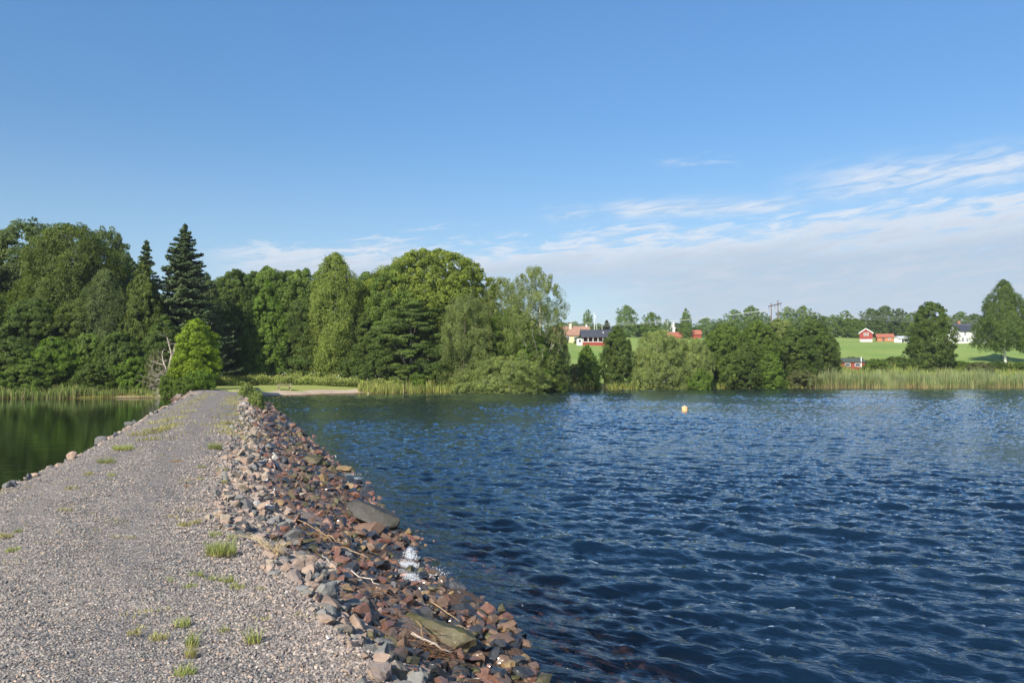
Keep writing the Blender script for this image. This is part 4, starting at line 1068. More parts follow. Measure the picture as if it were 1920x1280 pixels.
def scatter_rocks():
    r = np.random.default_rng(99)
    # sample the right bank: u = 0 at the path rim, 1 at the water line
    recs = []
    for (y0, y1, dens, sz0, sz1) in [(3.2, 9, 200, .045, .165), (9, 16, 140, .050, .17), (16, 32, 66, .07, .22), (32, 78, 20, .12, .34)]:
        n = int(dens * (y1 - y0) * 3.4)
        Y = r.uniform(y0, y1, n); wl, pl, pr, wr = causeway_edges(Y)
        u = r.uniform(-0.09, 1.6, n)
        X = pr + u * (wr - pr)
        sz = sz0 + (sz1 * 1.2 - sz0) * r.uniform(0, 1, n) ** 2.8
        sz = np.where(u < 0.0, sz * 0.62, sz) * np.where(u < 0.12, 0.9, 1) * np.where((u > .85), 1.12, 1)
        k = r.uniform(0, 1, n) < np.where(u < 0, 0.25, np.where(u > 1.1, 0.6, 1.0))
        recs.append(np.stack([X[k], Y[k], sz[k], u[k]], -1))
    # pond bank
    n = 2400; Y = 7 + 72 * r.uniform(0, 1, n) ** 1.4; wl, pl, pr, wr = causeway_edges(Y); u = r.uniform(-0.08, 1.3, n)
    X = pl - u * (pl - wl); recs.append(np.stack([X, Y, (0.07 + 0.19 * r.uniform(0, 1, n) ** 3), -u - 1], -1))
    R = np.concatenate(recs)
    keep = np.ones(len(R), bool)
    for (x, y, q) in SPECIAL: keep &= np.hypot(R[:, 0] - x, R[:, 1] - y) > q * 0.85 + R[:, 2] * 0.2
    R = R[keep]; n = len(R)
    X, Y, S, U = R.T
    Z = ground_h(X, Y) + S * r.uniform(-0.12, 0.26, n)
    wetz = Z + 0.10 * sines(X, Y, 1.1, 41) + r.normal(size=n) * 0.05
    fam = np.where(wetz < 0.60, 1, 0)
    fam[(U < -0.9) & (Z > 0.2)] = 0
    col = np.where(fam == 1, r.choice([SMK.index(a) for a in WET], n, p=WETP), r.choice([SMK.index(a) for a in DRY], n, p=DRYP))
    pond = U < -0.9; col[pond & (fam == 0)] = r.choice([SMK.index(a) for a in DRY], int((pond & (fam == 0)).sum()), p=[.28, .12, .12, .22, .0, .26])
    shp = r.integers(0, 20, n)
    score = S / Y; px = CXP + F_PX * X / Y; py = HOR + F_PX * (CAM_Z - Z) / Y
    vis = (px > -30) & (px < 1950) & (py < 1300) & (Z > -0.12) & ((U > -0.9) | (U > -1.35))
    order = np.argsort(-(score * vis)); chosen = order[:285]; rest = np.setdiff1d(np.arange(n), chosen)
    ri = np.zeros(n, bool); ri[chosen] = True
    Rm = rotm(r, n, 0.45)
    # individual rocks
    seen = {}
    for i in chosen:
        nm, me, _ = ROCKS[shp[i]]
        o = bpy.data.objects.new('rock', me); o.material_slots
        link(o)
        s = S[i] * 1.18; M = Matrix(Rm[i].tolist()).to_4x4(); M = Matrix.Translation((X[i], Y[i], Z[i])) @ M @ Matrix.Diagonal((s, s, s, 1))
        o.matrix_world = M
        o.material_slots[0].link = 'OBJECT'; o.material_slots[0].material = SM[SMK[col[i]]]
        u = U[i]
        if u < -0.9: where = 'on the pond bank ' + ('near the flat pinkish slab' if Y[i] < 14 else 'near the broad grey boulder')
        else:
            band = 'on the path rim' if u < 0.15 else 'on the upper bank' if u < 0.45 else 'on the lower bank' if u < 0.8 else 'at the waterline' if u < 1.05 else 'awash in the shallows'
            yy = Y[i]
            mark = ('at picture bottom' if yy < 5.2 else 'before the mossy slab' if yy < 6.2 else 'by the mossy slab' if yy < 7.4 else 'by the orange-red stone' if yy < 8.6
                    else 'by the splash' if yy < 10.2 else 'before the big dark boulder' if yy < 12.5 else 'by the big dark boulder' if yy < 15 else 'beyond the big dark boulder')
            where = band + ' ' + mark
        lb = '%s %s %s rock %s' % (label_word(S[i]), SMK[col[i]], nm, where)
        tag(o, lb, 'rock', 'loose rocks of the causeway bank'); seen.setdefault(lb, []).append((CXP + F_PX * X[i] / Y[i], o))
    for lb, lst in seen.items():
        lst.sort(key=lambda q: q[0]); k = len(lst)
        if k > 1:
            words = {2: ['left', 'right'], 3: ['left', 'middle', 'right']}.get(k, ['first', 'second', 'third', 'fourth', 'fifth', 'sixth', 'seventh', 'eighth'])
            for (q, o), wd in zip(lst, words): o['label'] = lb + ', %s one' % wd
    # all further rocks of the banks in one mass
    for name, sel, sub, lab in [('riprap', rest[Y[rest] < 26], 3, 'smaller broken stones filling the banks of the causeway'), ('distant_riprap', rest[Y[rest] >= 26], 2, 'broken stones along the farther banks of the causeway')]:
        base = [rock_shape(sub, 500 + k, cuts=14, rough=0.02, asp=ASPS[k % 5][1]) for k in range(14)]
        B = np.stack(base)[shp[sel] % 14] * (S[sel] * 1.18)[:, None, None]
        V = np.einsum('nij,nkj->nki', Rm[sel], B) + np.stack([X[sel], Y[sel], Z[sel]], -1)[:, None, :]
        nv = V.shape[1]; F = (ICO[sub][1][None] + (np.arange(len(sel)) * nv)[:, None, None]).reshape(-1, 3)
        me = npmesh(name, V.reshape(-1, 3), F, smooth=False, mats=[SM[k] for k in SMK], midx=np.repeat(col[sel], len(ICO[sub][1])))
        tag(link(bpy.data.objects.new(name, me)), lab, 'riprap', kind='stuff')


scatter_rocks()


def pebble_mat():
    m, t, o = newmat('pebbles')
    r = t.node('ShaderNodeNewGeometry').outputs['Random Per Island']
    c = t.ramp(r, [(0.0, (0.165, 0.163, 0.16)), (0.16, (0.225, 0.22, 0.213)), (0.34, (0.26, 0.255, 0.25)), (0.52, (0.33, 0.31, 0.29)), (0.68, (0.38, 0.33, 0.29)),
                   (0.80, (0.45, 0.35, 0.28)), (0.9, (0.48, 0.44, 0.40)), (0.97, (0.50, 0.47, 0.43)), (1.0, (0.62, 0.60, 0.56))], 'CONSTANT')
    pos = t.node('ShaderNodeNewGeometry').outputs['Position']
    n = t.noise(pos, 90, 3, 0.6); k = t.mapr(n, 0.3, 0.7, 0.75, 1.2)
    c = t.mix(1.0, c, t.comb(t.math('MULTIPLY', k, 0.95), t.math('MULTIPLY', k, 0.915), t.math('MULTIPLY', k, 0.86)), 'MULTIPLY')
    sd = t.attr('side'); c = t.mix(t.math('MULTIPLY', sd, 0.30), c, t.mix(r, (0.26, 0.19, 0.16), (0.5, 0.37, 0.29)))
    b = bsdf(t, c, 0.85, 0.2); t.l.new(b.outputs[0], o.inputs[0]); return m


def pebbles():
    r = np.random.default_rng(123); recs = []
    for (y0, y1, dens, s0, s1) in [(3.3, 6.5, 5200, .0075, .023), (6.5, 10, 2600, .010, .026), (10, 16, 800, .014, .034), (16, 28, 150, .022, .05)]:
        wl, pl, pr, wr = causeway_edges(np.array([(y0 + y1) / 2])); width = float(pr[0] - pl[0]) + 1.0
        n = int(dens * (y1 - y0) * width); Y = r.uniform(y0, y1, n); wl, pl, pr, wr = causeway_edges(Y)
        t = r.uniform(0, 1, n); x0 = np.maximum(pl - 0.3, -0.70 * (Y + 1.5)); x1 = pr + 0.55
        X = x0 + t * (x1 - x0); k = np.abs(X) < 0.72 * (Y + 1.5)
        S = s0 + (s1 - s0) * r.uniform(0, 1, n) ** 2.4
        edge = np.clip(1 - (pr - X) / 1.0, 0, 1); S = S * (1 + 0.7 * edge * r.uniform(0, 1, n))
        side = np.clip(np.maximum(edge, 1 - (X - pl) / 0.5), 0, 1)
        mid = (pl + pr) / 2; track = np.exp(-((np.abs(X - mid) - 0.62) / 0.24) ** 2)      # two worn wheel tracks with finer stone
        S = S * (1 - 0.28 * track * (side < .5)); k &= r.uniform(0, 1, n) < 0.80 + 0.25 * sines(X, Y, 0.9, 71) - 0.35 * track
        recs.append(np.stack([X[k], Y[k], S[k], side[k]], -1))
    X, Y, S, sd = np.concatenate(recs).T; n = len(X)
    Z = causeway_h(X, Y) + 0.022 * sines(X, Y, 1.6, 11) + 0.012 * sines(X, Y, 0.5, 12) + 0.008 * sines(X, Y, 0.17, 13) + S * 0.08
    base = []
    for k in range(24):
        q = np.random.default_rng(900 + k); V = ICO[1][0] * q.uniform(0.65, 1.2, (12, 1)); base.append(V * np.array([1, q.uniform(.6, .9), q.uniform(.4, .75)]) * 0.5)
    B = np.stack(base)[r.integers(0, 24, n)] * (S * 1.25)[:, None, None]
    V = np.einsum('nij,nkj->nki', rotm(r, n, 0.5), B) + np.stack([X, Y, Z], -1)[:, None, :]
    F = (ICO[1][1][None] + (np.arange(n) * 12)[:, None, None]).reshape(-1, 3)
    print('pebbles', n)
    o = nobj('gravel', V.reshape(-1, 3), F, pebble_mat(), attrs={'side': np.repeat(sd, 12)})
    tag(o, 'loose grey and pink crushed gravel on the path', 'gravel', kind='stuff')


pebbles()

# ------------------------------------------------------------------ grass on the path
TUFT = blade_mat('tuft_blades', (0.26, 0.24, 0.08), (0.25, 0.31, 0.07), (0.36, 0.40, 0.14))
TUFT_Y = blade_mat('tuft_yellow_blades', (0.28, 0.22, 0.07), (0.34, 0.33, 0.09), (0.40, 0.38, 0.14))
TUFT_O = blade_mat('tuft_rust_blades', (0.30, 0.17, 0.08), (0.38, 0.22, 0.09), (0.42, 0.27, 0.13))
STRAW = blade_mat('straw_blades', (0.50, 0.38, 0.20), (0.60, 0.47, 0.27), (0.66, 0.53, 0.33))


def tuft(px, py, wpx, hcm, mat, label, seed, dens=1.0, name='grass_tuft', wide=0.45, lean=0.5):
    x, y = on_plane(px, py, 0.97); z = gh(x, y); r = np.random.default_rng(seed)
    R = wpx / 2 / F_PX * y; n = int(40 + 22000 * R * R * dens)
    a = r.uniform(0, 6.28, n); q = R * r.uniform(0, 1, n) ** 0.6
    X = q * np.cos(a); Y = q * np.sin(a) * wide * 2; k = 1 + 0.4 * sines(X, Y, R, seed + 5)
    V, F, h = blades(X, Y, np.full(n, -0.01), hcm / 100 * r.uniform(0.5, 1.15, n) * np.clip(k, .4, 1.4), 0.0036 * r.uniform(.7, 1.3, n), r, lean)
    o = nobj(name, V, F, mat, attrs={'h': h}); o.location = (x, y, z + 0.01); tag(o, label, 'grass tuft', 'grass tufts on the gravel path'); return o


TF = [(415, 1036, 56, 11, TUFT, 'broadest bright green grass tuft, on the path near the dry straw', 1.3),
      (404, 1005, 28, 8, TUFT, 'dull green tuft just behind the broadest tuft', .8),
      (434, 1007, 22, 7, TUFT, 'smaller tuft right behind the broadest tuft', .8),
      (366, 1085, 32, 5, TUFT, 'first tuft of the row of four in front of the broadest one', .7),
      (394, 1092, 26, 5, TUFT, 'second tuft of the row of four, lower than its right neighbour', .7),
      (424, 1092, 28, 6, TUFT, 'third tuft of the row of four, the lushest', .9),
      (444, 1103, 30, 5, TUFT, 'last tuft of the row of four, slightly nearer', .7),
      (487, 1104, 18, 4, TUFT_Y, 'lone yellowish tuft near the stone rim', .8),
      (318, 1098, 28, 4, TUFT, 'flat green tuft left of the row of four', .6),
      (354, 1106, 24, 3, TUFT, 'thin flat patch in front of the row of four', .4),
      (340, 1179, 36, 5, TUFT, 'tuft alone in the middle of the near path', .8),
      (475, 1205, 26, 9, TUFT, 'spiky upright tuft near the stone rim, in the foreground', 1.2),
      (358, 1218, 26, 9, TUFT, 'tall dark green foreground tuft', 1.1),
      (360, 1238, 26, 7, TUFT_Y, 'yellow-tinged tuft touching the tall dark green one', .8),
      (252, 1200, 28, 4, TUFT_Y, 'flat yellow-green tuft left in the foreground', .6),
      (298, 1207, 40, 4, TUFT_Y, 'longest straggling yellow-green patch in the foreground', .6),
      (345, 1277, 44, 6, TUFT, 'tuft at the bottom edge of the picture', .9),
      (420, 1186, 24, 3, TUFT, 'faint thin tuft left of the spiky one', .35),
      (24, 1042, 30, 4, TUFT, 'tuft at the left picture edge, nearer of three', .8),
      (10, 1014, 26, 4, TUFT_Y, 'tuft cut by the left picture edge', .8),
      (34, 1006, 16, 4, TUFT, 'small tuft just behind the cut one at the left edge', .8),
      (120, 967, 30, 4, TUFT_Y, 'yellowish tuft left of the middle of the path', .5),
      (174, 972, 16, 3, TUFT_Y, 'tiny yellowish tuft right of the left yellowish one', .5),
      (345, 986, 32, 5, TUFT_Y, 'straw-yellow tuft left of the stone bank', .6),
      (368, 979, 18, 5, TUFT_Y, 'yellow upright tuft at the first stones', .8),
      (230, 845, 38, 9, TUFT, 'dense green tuft at the pond side of the path', 1.0),
      (200, 871, 34, 7, TUFT, 'long low tuft at the pond side, nearer than the dense one', .8),
      (166, 895, 18, 6, TUFT_Y, 'small yellow tuft at the pond side', .8),
      (210, 898, 16, 5, TUFT, 'small green tuft right of the yellow one by the pond', .8),
      (134, 925, 26, 6, TUFT_Y, 'olive tuft nearest on the pond side', .8),
      (403, 841, 26, 14, TUFT, 'lush bright tuft far up the right side of the path', 1.2),
      (378, 876, 16, 6, TUFT, 'small tuft left of the pair halfway up the path', .8),
      (417, 877, 20, 7, TUFT_Y, 'upper tuft of the pair near the stones halfway up the path', .8),
      (421, 894, 16, 6, TUFT_Y, 'lower tuft of the pair near the stones halfway up the path', .8),
      (375, 898, 16, 6, TUFT_Y, 'pale tuft in the middle of the path halfway up', .5),
      (385, 863, 24, 4, TUFT_O, 'rust-brown withered tuft halfway up the path', .6),
      (330, 868, 28, 3, TUFT_O, 'faint rust-brown patch in the middle of the path', .4),
      (350, 912, 8, 4, TUFT_O, 'tiny rust-red tuft below the pale one', .8)]
for i, (px, py, wp, hc, mt, lb, dn) in enumerate(TF):
    tuft(px, py, wp, hc, mt, lb, 1000 + i, dn)


def path_grass():
    r = np.random.default_rng(77); XS = []; YS = []; HH = []
    for (pts, n, wd) in [([(430, 812), (436, 790), (438, 770), (440, 752), (441, 742)], 5200, 0.45), ([(268, 829), (300, 808), (322, 790), (345, 768), (372, 748), (392, 738)], 4200, 0.35)]:
        w_ = np.array([on_plane(a, b, .98) for a, b in pts]); f = r.uniform(0, len(w_) - 1, n); j = f.astype(int); g = (f - j)[:, None]
        P = w_[j] * (1 - g) + w_[j + 1] * g; P[:, 0] += r.normal(size=n) * wd; k = sines(P[:, 0], P[:, 1], 2.2, 55) + r.uniform(-.6, .6, n) > 0.05
        XS.append(P[k, 0]); YS.append(P[k, 1]); HH.append(r.uniform(.04, .11, k.sum()))
    n = 90000; Y = 3.6 + 30 * r.uniform(0, 1, n) ** 1.3; wl, pl, pr, wr = causeway_edges(Y); X = pl + (pr - pl + 0.3) * r.uniform(0, 1, n)
    k = sines(X, Y, 0.55, 57) + 0.5 * sines(X, Y, 3.0, 58) > 1.25
    XS.append(X[k]); YS.append(Y[k]); HH.append(r.uniform(.012, .035, k.sum()))
    X = np.concatenate(XS); Y = np.concatenate(YS); H = np.concatenate(HH)
    V, F, h = blades(X, Y, ground_h(X, Y), H, np.where(H < .036, .005, .016) * r.uniform(.7, 1.4, len(X)), r, 0.5)
    tag(nobj('verge_grass', V, F, TUFT_Y, attrs={'h': h}), 'thin yellowish grass growing along both sides of the far path', 'verge grass', kind='stuff')


path_grass()
# dry straw tuft lying over the stones
def straw():
    x, y = on_plane(516, 1026, 0.88); z = gh(x, y); r = np.random.default_rng(3); mb = MB()
    for i in range(46):
        a = r.normal() * 0.55 + 1.75; l = r.uniform(0.10, 0.26); d = np.array([math.cos(a) * 0.8, 0.45 * r.normal(), 0]); d = d / max(np.linalg.norm(d), .3)
        p0 = np.array([r.normal() * 0.02, r.normal() * 0.02, 0]); up = r.uniform(0.5, 1.0)
        mb.tube([p0, p0 + d * l * .45 + np.array([0, 0, l * up * .6]), p0 + d * l + np.array([0, 0, l * up * .75])], [.0022, .0018, .0008], 4)
    for i in range(7):
        l = r.uniform(.35, .5); a = 2.55 + r.normal() * .12; p0 = np.array([r.normal() * .02, 0, 0])
        mb.tube([p0, p0 + np.array([math.cos(a) * l * .5, math.sin(a) * l * .5, .13]), p0 + np.array([math.cos(a) * l, math.sin(a) * l, .16])], [.003, .0025, .001], 4)
    o = mb.build('straw_tuft', simple('straw', (0.62, 0.48, 0.28), 0.8, 0.2)); o.location = (x, y, z + 0.02)
    tag(o, 'dry straw-coloured grass tuft sprawling over the rim stones', 'grass tuft')


straw()

# ------------------------------------------------------------------ driftwood
WOOD = simple('driftwood', (0.42, 0.29, 0.16), 0.8, 0.2, 0.35, 8)
WOODP = simple('driftwood_pale', (0.60, 0.50, 0.40), 0.8, 0.2, 0.2, 8)


def stick(px, py, px2, py2, z, rad, mat, label, seed):
    a = np.array([*on_plane(px, py, z), z]); b = np.array([*on_plane(px2, py2, z), z])
    a[2] = max(gh(a[0], a[1]), 0) + 0.11; b[2] = max(gh(b[0], b[1]), 0) + 0.11; r = np.random.default_rng(seed); mb = MB(); c = (a + b) / 2
    pts = [a * (1 - t) + b * t - c + r.normal(size=3) * 0.012 for t in np.linspace(0, 1, 6)]
    mb.tube(pts, [rad, rad * 1.05, rad * .9, rad * .85, rad * .7, rad * .45], 7)
    m_ = pts[3]; mb.tube([m_, m_ + unit(r.normal(size=3)) * 0.06], [rad * .5, rad * .2], 5)
    o = mb.build('driftwood_stick', mat, smooth=True); o.location = c; tag(o, label, 'stick', 'driftwood sticks on the bank')


stick(770, 1240, 845, 1236, 0.35, 0.011, WOODP, 'pale thick stick below the mossy slab', 1)
stick(805, 1145, 862, 1172, 0.2, 0.006, WOOD, 'thin tan stick right of the mossy slab top', 2)
stick(655, 1082, 712, 1090, 0.5, 0.006, WOODP, 'thin pale stick beside the grey-green rim stone', 3)
stick(592, 1005, 640, 1024, 0.4, 0.007, WOOD, 'light brown stick left of the big dark boulder, lower of two', 4)
stick(560, 992, 625, 1012, 0.45, 0.006, WOOD, 'thin brown stick left of the big dark boulder, upper of two', 5)
stick(552, 915, 575, 893, 0.5, 0.007, WOOD, 'short brown stick under the yellow-brown boulder', 6)
stick(604, 1042, 622, 1066, 0.6, 0.005, WOODP, 'short bent stick above the pink rim stone', 7)
stick(850, 1195, 878, 1200, 0.15, 0.005, WOOD, 'short stick among the red stones near the mossy slab end', 8)
stick(640, 1045, 690, 1062, 0.3, 0.006, WOOD, 'brown stick left of the splash', 9)
stick(780, 1190, 800, 1255, 0.3, 0.006, WOOD, 'reddish stick standing down from the mossy slab', 10)


def litter():
    r = np.random.default_rng(8); mb = MB()
    for (px, py, sx, sy, z, n) in [(600, 1010, 45, 22, .4, 90), (815, 1250, 40, 22, .3, 110), (560, 905, 25, 20, .5, 40), (700, 1120, 60, 30, .45, 40), (770, 1195, 40, 30, .4, 40), (860, 1180, 30, 25, .1, 25)]:
        for i in range(n):
            x, y = on_plane(px + r.normal() * sx * .6, py + r.normal() * sy * .6, z); zz = max(gh(x, y), 0.0) + r.uniform(.03, .12)
            a = r.normal() * .5 - .5; l = r.uniform(.05, .22); d = np.array([math.cos(a), math.sin(a), r.normal() * .2]) * l / 2; p = np.array([x, y, zz])
            mb.tube([p - d, p + r.normal(size=3) * .006, p + d], [.0022, .002, .0012], 4)
    tag(mb.build('twig_litter', simple('twigs', (0.17, 0.09, 0.045), 0.7, 0.3, .5, 5)), 'brown dead reed stems and twigs washed up between the rocks', 'twig litter', kind='stuff')


litter()


# ------------------------------------------------------------------ splash
def splash():
    r = np.random.default_rng(4); P = []; S = []
    for (px, py, z, n, sp, up) in [(768, 1094, .07, 3600, .075, .15), (760, 1075, .06, 2000, .10, .05), (757, 1058, .07, 2600, .10, .08), (769, 1042, .06, 1300, .05, .15), (792, 1070, .03, 1500, .16, .03), (655, 888, .02, 300, .16, .04), (606, 868, .04, 250, .08, .08), (835, 1125, .02, 350, .14, .05), (668, 895, .02, 200, .1, .05), (905, 1235, .02, 220, .16, .03)]:
        x, y = on_plane(px, py, z); h = r.uniform(0, 1, n) ** 1.8
        P.append(np.stack([x + r.normal(size=n) * sp * (1 - .5 * h), y + r.normal(size=n) * sp * .8, z + h * up + r.normal(size=n) * .008 - 0.03], -1)); S.append(r.uniform(.0014, .0064, n) * (1.15 - .7 * h))
    P = np.concatenate(P); S = np.concatenate(S); n = len(P)
    V = P[:, None] + ICO[1][0][None] * S[:, None, None]; F = (ICO[1][1][None] + (np.arange(n) * 12)[:, None, None]).reshape(-1, 3)
    m, t, o = newmat('splash'); b = bsdf(t, (0.82, 0.85, 0.88), 0.35, 0.5); b.inputs['Transmission Weight'].default_value = 0.0; t.l.new(b.outputs[0], o.inputs[0])
    tag(nobj('splash', V.reshape(-1, 3), F, m, smooth=True), 'white splash where a wave breaks on the red stones', 'splash', kind='stuff')


splash()


# ------------------------------------------------------------------ buoy
def buoy():
    x, y = on_plane(1284, 771, 0.0); o = empty('buoy', (x, y, -0.04)); tag(o, 'orange-yellow cylindrical buoy floating on the open lake', 'buoy'); o.rotation_euler = (0.05, -0.06, 0.3)
    mb = MB(); prof = [(0, -.12), (.12, -.12), (.185, -.08), (.195, 0), (.195, .31), (.188, .36), (.15, .39), (.05, .40), (0, .40)]
    n = 28; V = []; F = []
    for rr, z in prof[1:-1]: V += [(rr * math.cos(2 * math.pi * k / n), rr * math.sin(2 * math.pi * k / n), z) for k in range(n)]
    m_ = len(prof) - 2
    for i in range(m_ - 1):
        for k in range(n): F.append((i * n + k, i * n + (k + 1) % n, (i + 1) * n + (k + 1) % n, (i + 1) * n + k))
    F.append(tuple(range(n))[::-1]); F.append(tuple((m_ - 1) * n + k for k in range(n))); mb.add(V, F)
    mb.build('body', simple('buoy_orange', (0.85, 0.50, 0.24), 0.5, 0.3, 0.12, 4), o, smooth=True)
    b2 = MB(); b2.tube([(0, 0, .38), (0, 0, .43)], [.05, .05], 12); b2.tube([(-.06, 0, .42), (-.05, 0, .46), (0, 0, .48), (.05, 0, .46), (.06, 0, .42)], .012, 6)
    b2.build('lifting_eye', simple('buoy_eye', (0.5, 0.5, 0.5), 0.5), o, smooth=True)
    b3 = MB(); n = 28
    b3.tube([(0, 0, .17), (0, 0, .24)], [.1985, .1985], 28); b3.build('band', simple('buoy_band', (0.95, 0.62, 0.28), 0.45), o)


buoy()


# ------------------------------------------------------------------ picnic table, post
def picnic_table():
    x, y, z = hit(533, 731, 92, 112); o = empty('picnic_table', (x, y, z), 0.35); tag(o, 'grey wooden picnic table with fixed benches on the lawn by the beach', 'picnic table')
    m = simple('weathered_wood', (0.36, 0.30, 0.22), 0.85, 0.15, .3, 5)
    t = MB()
    for k in range(5): t.box(-.95, .95, -.37 + k * .15, -.23 + k * .15, .72, .76)
    t.build('table_top', m, o)
    for s in (-1, 1):
        b = MB()
        for k in (0, 1): b.box(-.95, .95, s * .72 + (k - 1) * .14 + .0, s * .72 + k * .14 - .01, .43, .47)
        b.build('bench', m, o)
    for sx in (-.65, .65):
        for sy in (-1, 1):
            l = MB(); l.bar((sx, sy * .70, -.03), (sx, sy * .22, .715), .10, .05); l.build('leg', m, o)
        l = MB(); l.box(sx - .075, sx - .03, -.78, .78, .345, .425); l.box(sx - .075, sx - .03, -.36, .36, .64, .718); l.build('crossbeam', m, o)


picnic_table()
b = MB(); x, y, z = hit(690, 718, 100, 115); b.tube([(0, 0, -.2), (0.02, 0, .35), (0.0, .01, .62), (.03, 0, .9), (.05, 0, 1.25)], [.16, .15, .12, .09, .03], 9)
b.tube([(0, 0, .1), (-.14, 0, .38), (-.16, 0, .5)], [.08, .06, .03], 6)
o = b.build('tree_stump', simple('stump_wood', (0.55, 0.43, 0.32), .9, .1, .3, 6)); o.location = (x, y, z)
tag(o, 'pale splintered stump at the right end of the lawn', 'tree stump')
# small willow bushes on the right bank near the end of the path
G11 = 'young willows on the right bank'
for (px, bpy_, top, wp, lb) in [(463, 747, 717, 28, 'taller young willow where the path ends'), (482, 757, 731, 30, 'lower young willow nearer the water on the right bank')]:
    PX = on_plane(px, bpy_, .75); xx, yy = PX; zz = gh(xx, yy)
    oo = plant('willow_shrub', 'bush', px, top, yy, wp, 'willow_shrub', lb, 'shrub', G11)

# ------------------------------------------------------------------ houses
WHITE = simple('white_paint', (0.80, 0.79, 0.76), .6, .3, .04); WHITEW = simple('white_wall', (0.82, 0.81, 0.78), .7, .2, .05)
RED = simple('red_boards', (0.29, 0.065, 0.05), .8, .15, .15); SLATE = simple('dark_roof', (0.055, 0.06, 0.075), .6, .3, .2)
YELL = simple('yellow_wall', (0.72, 0.58, 0.34), .8, .15, .08); TILE = simple('brown_tiles', (0.34, 0.20, 0.14), .85, .15, .25)
TILER = simple('red_tiles', (0.36, 0.135, 0.085), .85, .15, .25); BRICK = simple('orange_brick', (0.46, 0.19, 0.105), .85, .1, .15)
GLASS = simple('window_glass', (0.05, 0.07, 0.09), .12, .6, .1, bumps=0); STONE = simple('foundation', (0.48, 0.45, 0.42), .9, .1, .2)
GREEN_R = simple('felt_roof', (0.07, 0.09, 0.075), .9, .1, .2); TIMB = simple('pole_timber', (0.15, 0.10, 0.075), .9, .1, .3)


def window(parent, x, y, z, w_, h_, face, frame=WHITE, muntin=True):
    """face: unit direction the window looks ('-y' or '-x'); frame proud of the wall, pane a sub-part"""
    f = MB(); g = MB(); t = 0.07
    def bx(m, u0, u1, z0, z1, d0, d1):
        if face == '-y': m.box(x + u0, x + u1, y - d1, y - d0, z + z0, z + z1)
        else: m.box(x - d1, x - d0, y + u0, y + u1, z + z0, z + z1)
    bx(f, -w_ / 2 - t, w_ / 2 + t, -t, 0, .0, .07); bx(f, -w_ / 2 - t, w_ / 2 + t, h_, h_ + t, .0, .07)
    bx(f, -w_ / 2 - t, -w_ / 2, 0, h_, .0, .07); bx(f, w_ / 2, w_ / 2 + t, 0, h_, .0, .07)
    if muntin: bx(f, -.03, .03, 0, h_, .02, .06); bx(f, -w_ / 2, -.03, h_ * .48, h_ * .48 + .06, .02, .06); bx(f, .03, w_ / 2, h_ * .48, h_ * .48 + .06, .02, .06)
    fo = f.build('window', frame, parent); bx(g, -w_ / 2, w_ / 2, 0, h_, .0, .015); g.build('pane', GLASS, fo)
    return fo


def gable_roof(parent, x0, x1, y0, y1, ze, zr, mat, axis='x', over=.35, th=.12, barge=None):
    m = MB()
    if axis == 'x':
        ym = (y0 + y1) / 2; sl_ = (zr - ze) / (ym - y0); a = (y0 - over, ze - over * sl_); c = (y1 + over, ze - over * sl_)
        m.prism_x([a, (ym, zr), c, (c[0], c[1] + th), (ym, zr + th), (a[0], a[1] + th)], x0 - over, x1 + over)
        ro = m.build('roof', mat, parent)
    else:
        xm = (x0 + x1) / 2; sl_ = (zr - ze) / (xm - x0)
        n = [(x0 - over, ze - over * sl_), (xm, zr), (x1 + over, ze - over * sl_), (x1 + over, ze - over * sl_ + th), (xm, zr + th), (x0 - over, ze - over * sl_ + th)]
        m.add([(x, y0 - over, z) for x, z in n] + [(x, y1 + over, z) for x, z in n], [tuple(range(6))[::-1], tuple(range(6, 12))] + [(i, (i + 1) % 6, 6 + (i + 1) % 6, 6 + i) for i in range(6)])
        ro = m.build('roof', mat, parent)
        if barge:
            bb = MB()
            for (xa, za), (xb, zb) in (((n[0][0], n[0][1] + .02), (xm, zr + .02)), ((xm, zr + .02), (n[2][0], n[2][1] + .02))):
                bb.bar((xa, y0 - over - .04, za + .05), (xb, y0 - over - .04, zb + .05), .06, .30)
            bb.build('bargeboard', barge, ro)
    return ro


def walls(parent, x0, x1, y0, y1, z0, ze, zr, mat, axis='x', name='wall'):
    m = MB()
    if axis == 'x': m.prism_x([(y0, z0), (y1, z0), (y1, ze), ((y0 + y1) / 2, zr - .02), (y0, ze)], x0, x1)
    else:
        p = [(x0, z0), (x1, z0), (x1, ze), ((x0 + x1) / 2, zr - .02), (x0, ze)]; n = 5
        m.add([(x, y0, z) for x, z in p] + [(x, y1, z) for x, z in p], [tuple(range(n)), tuple(range(n, 2 * n))[::-1]] + [(i, (i + 1) % n, n + (i + 1) % n, n + i) for i in range(n)])
    return m.build(name, mat, parent)


def place(name, px, base, label, cat, rz=0.0, y0=150):
    x, y, z = hit(px, base, y0, 600); o = empty(name, (x, y, z), rz); tag(o, label, cat); return o, y / F_PX


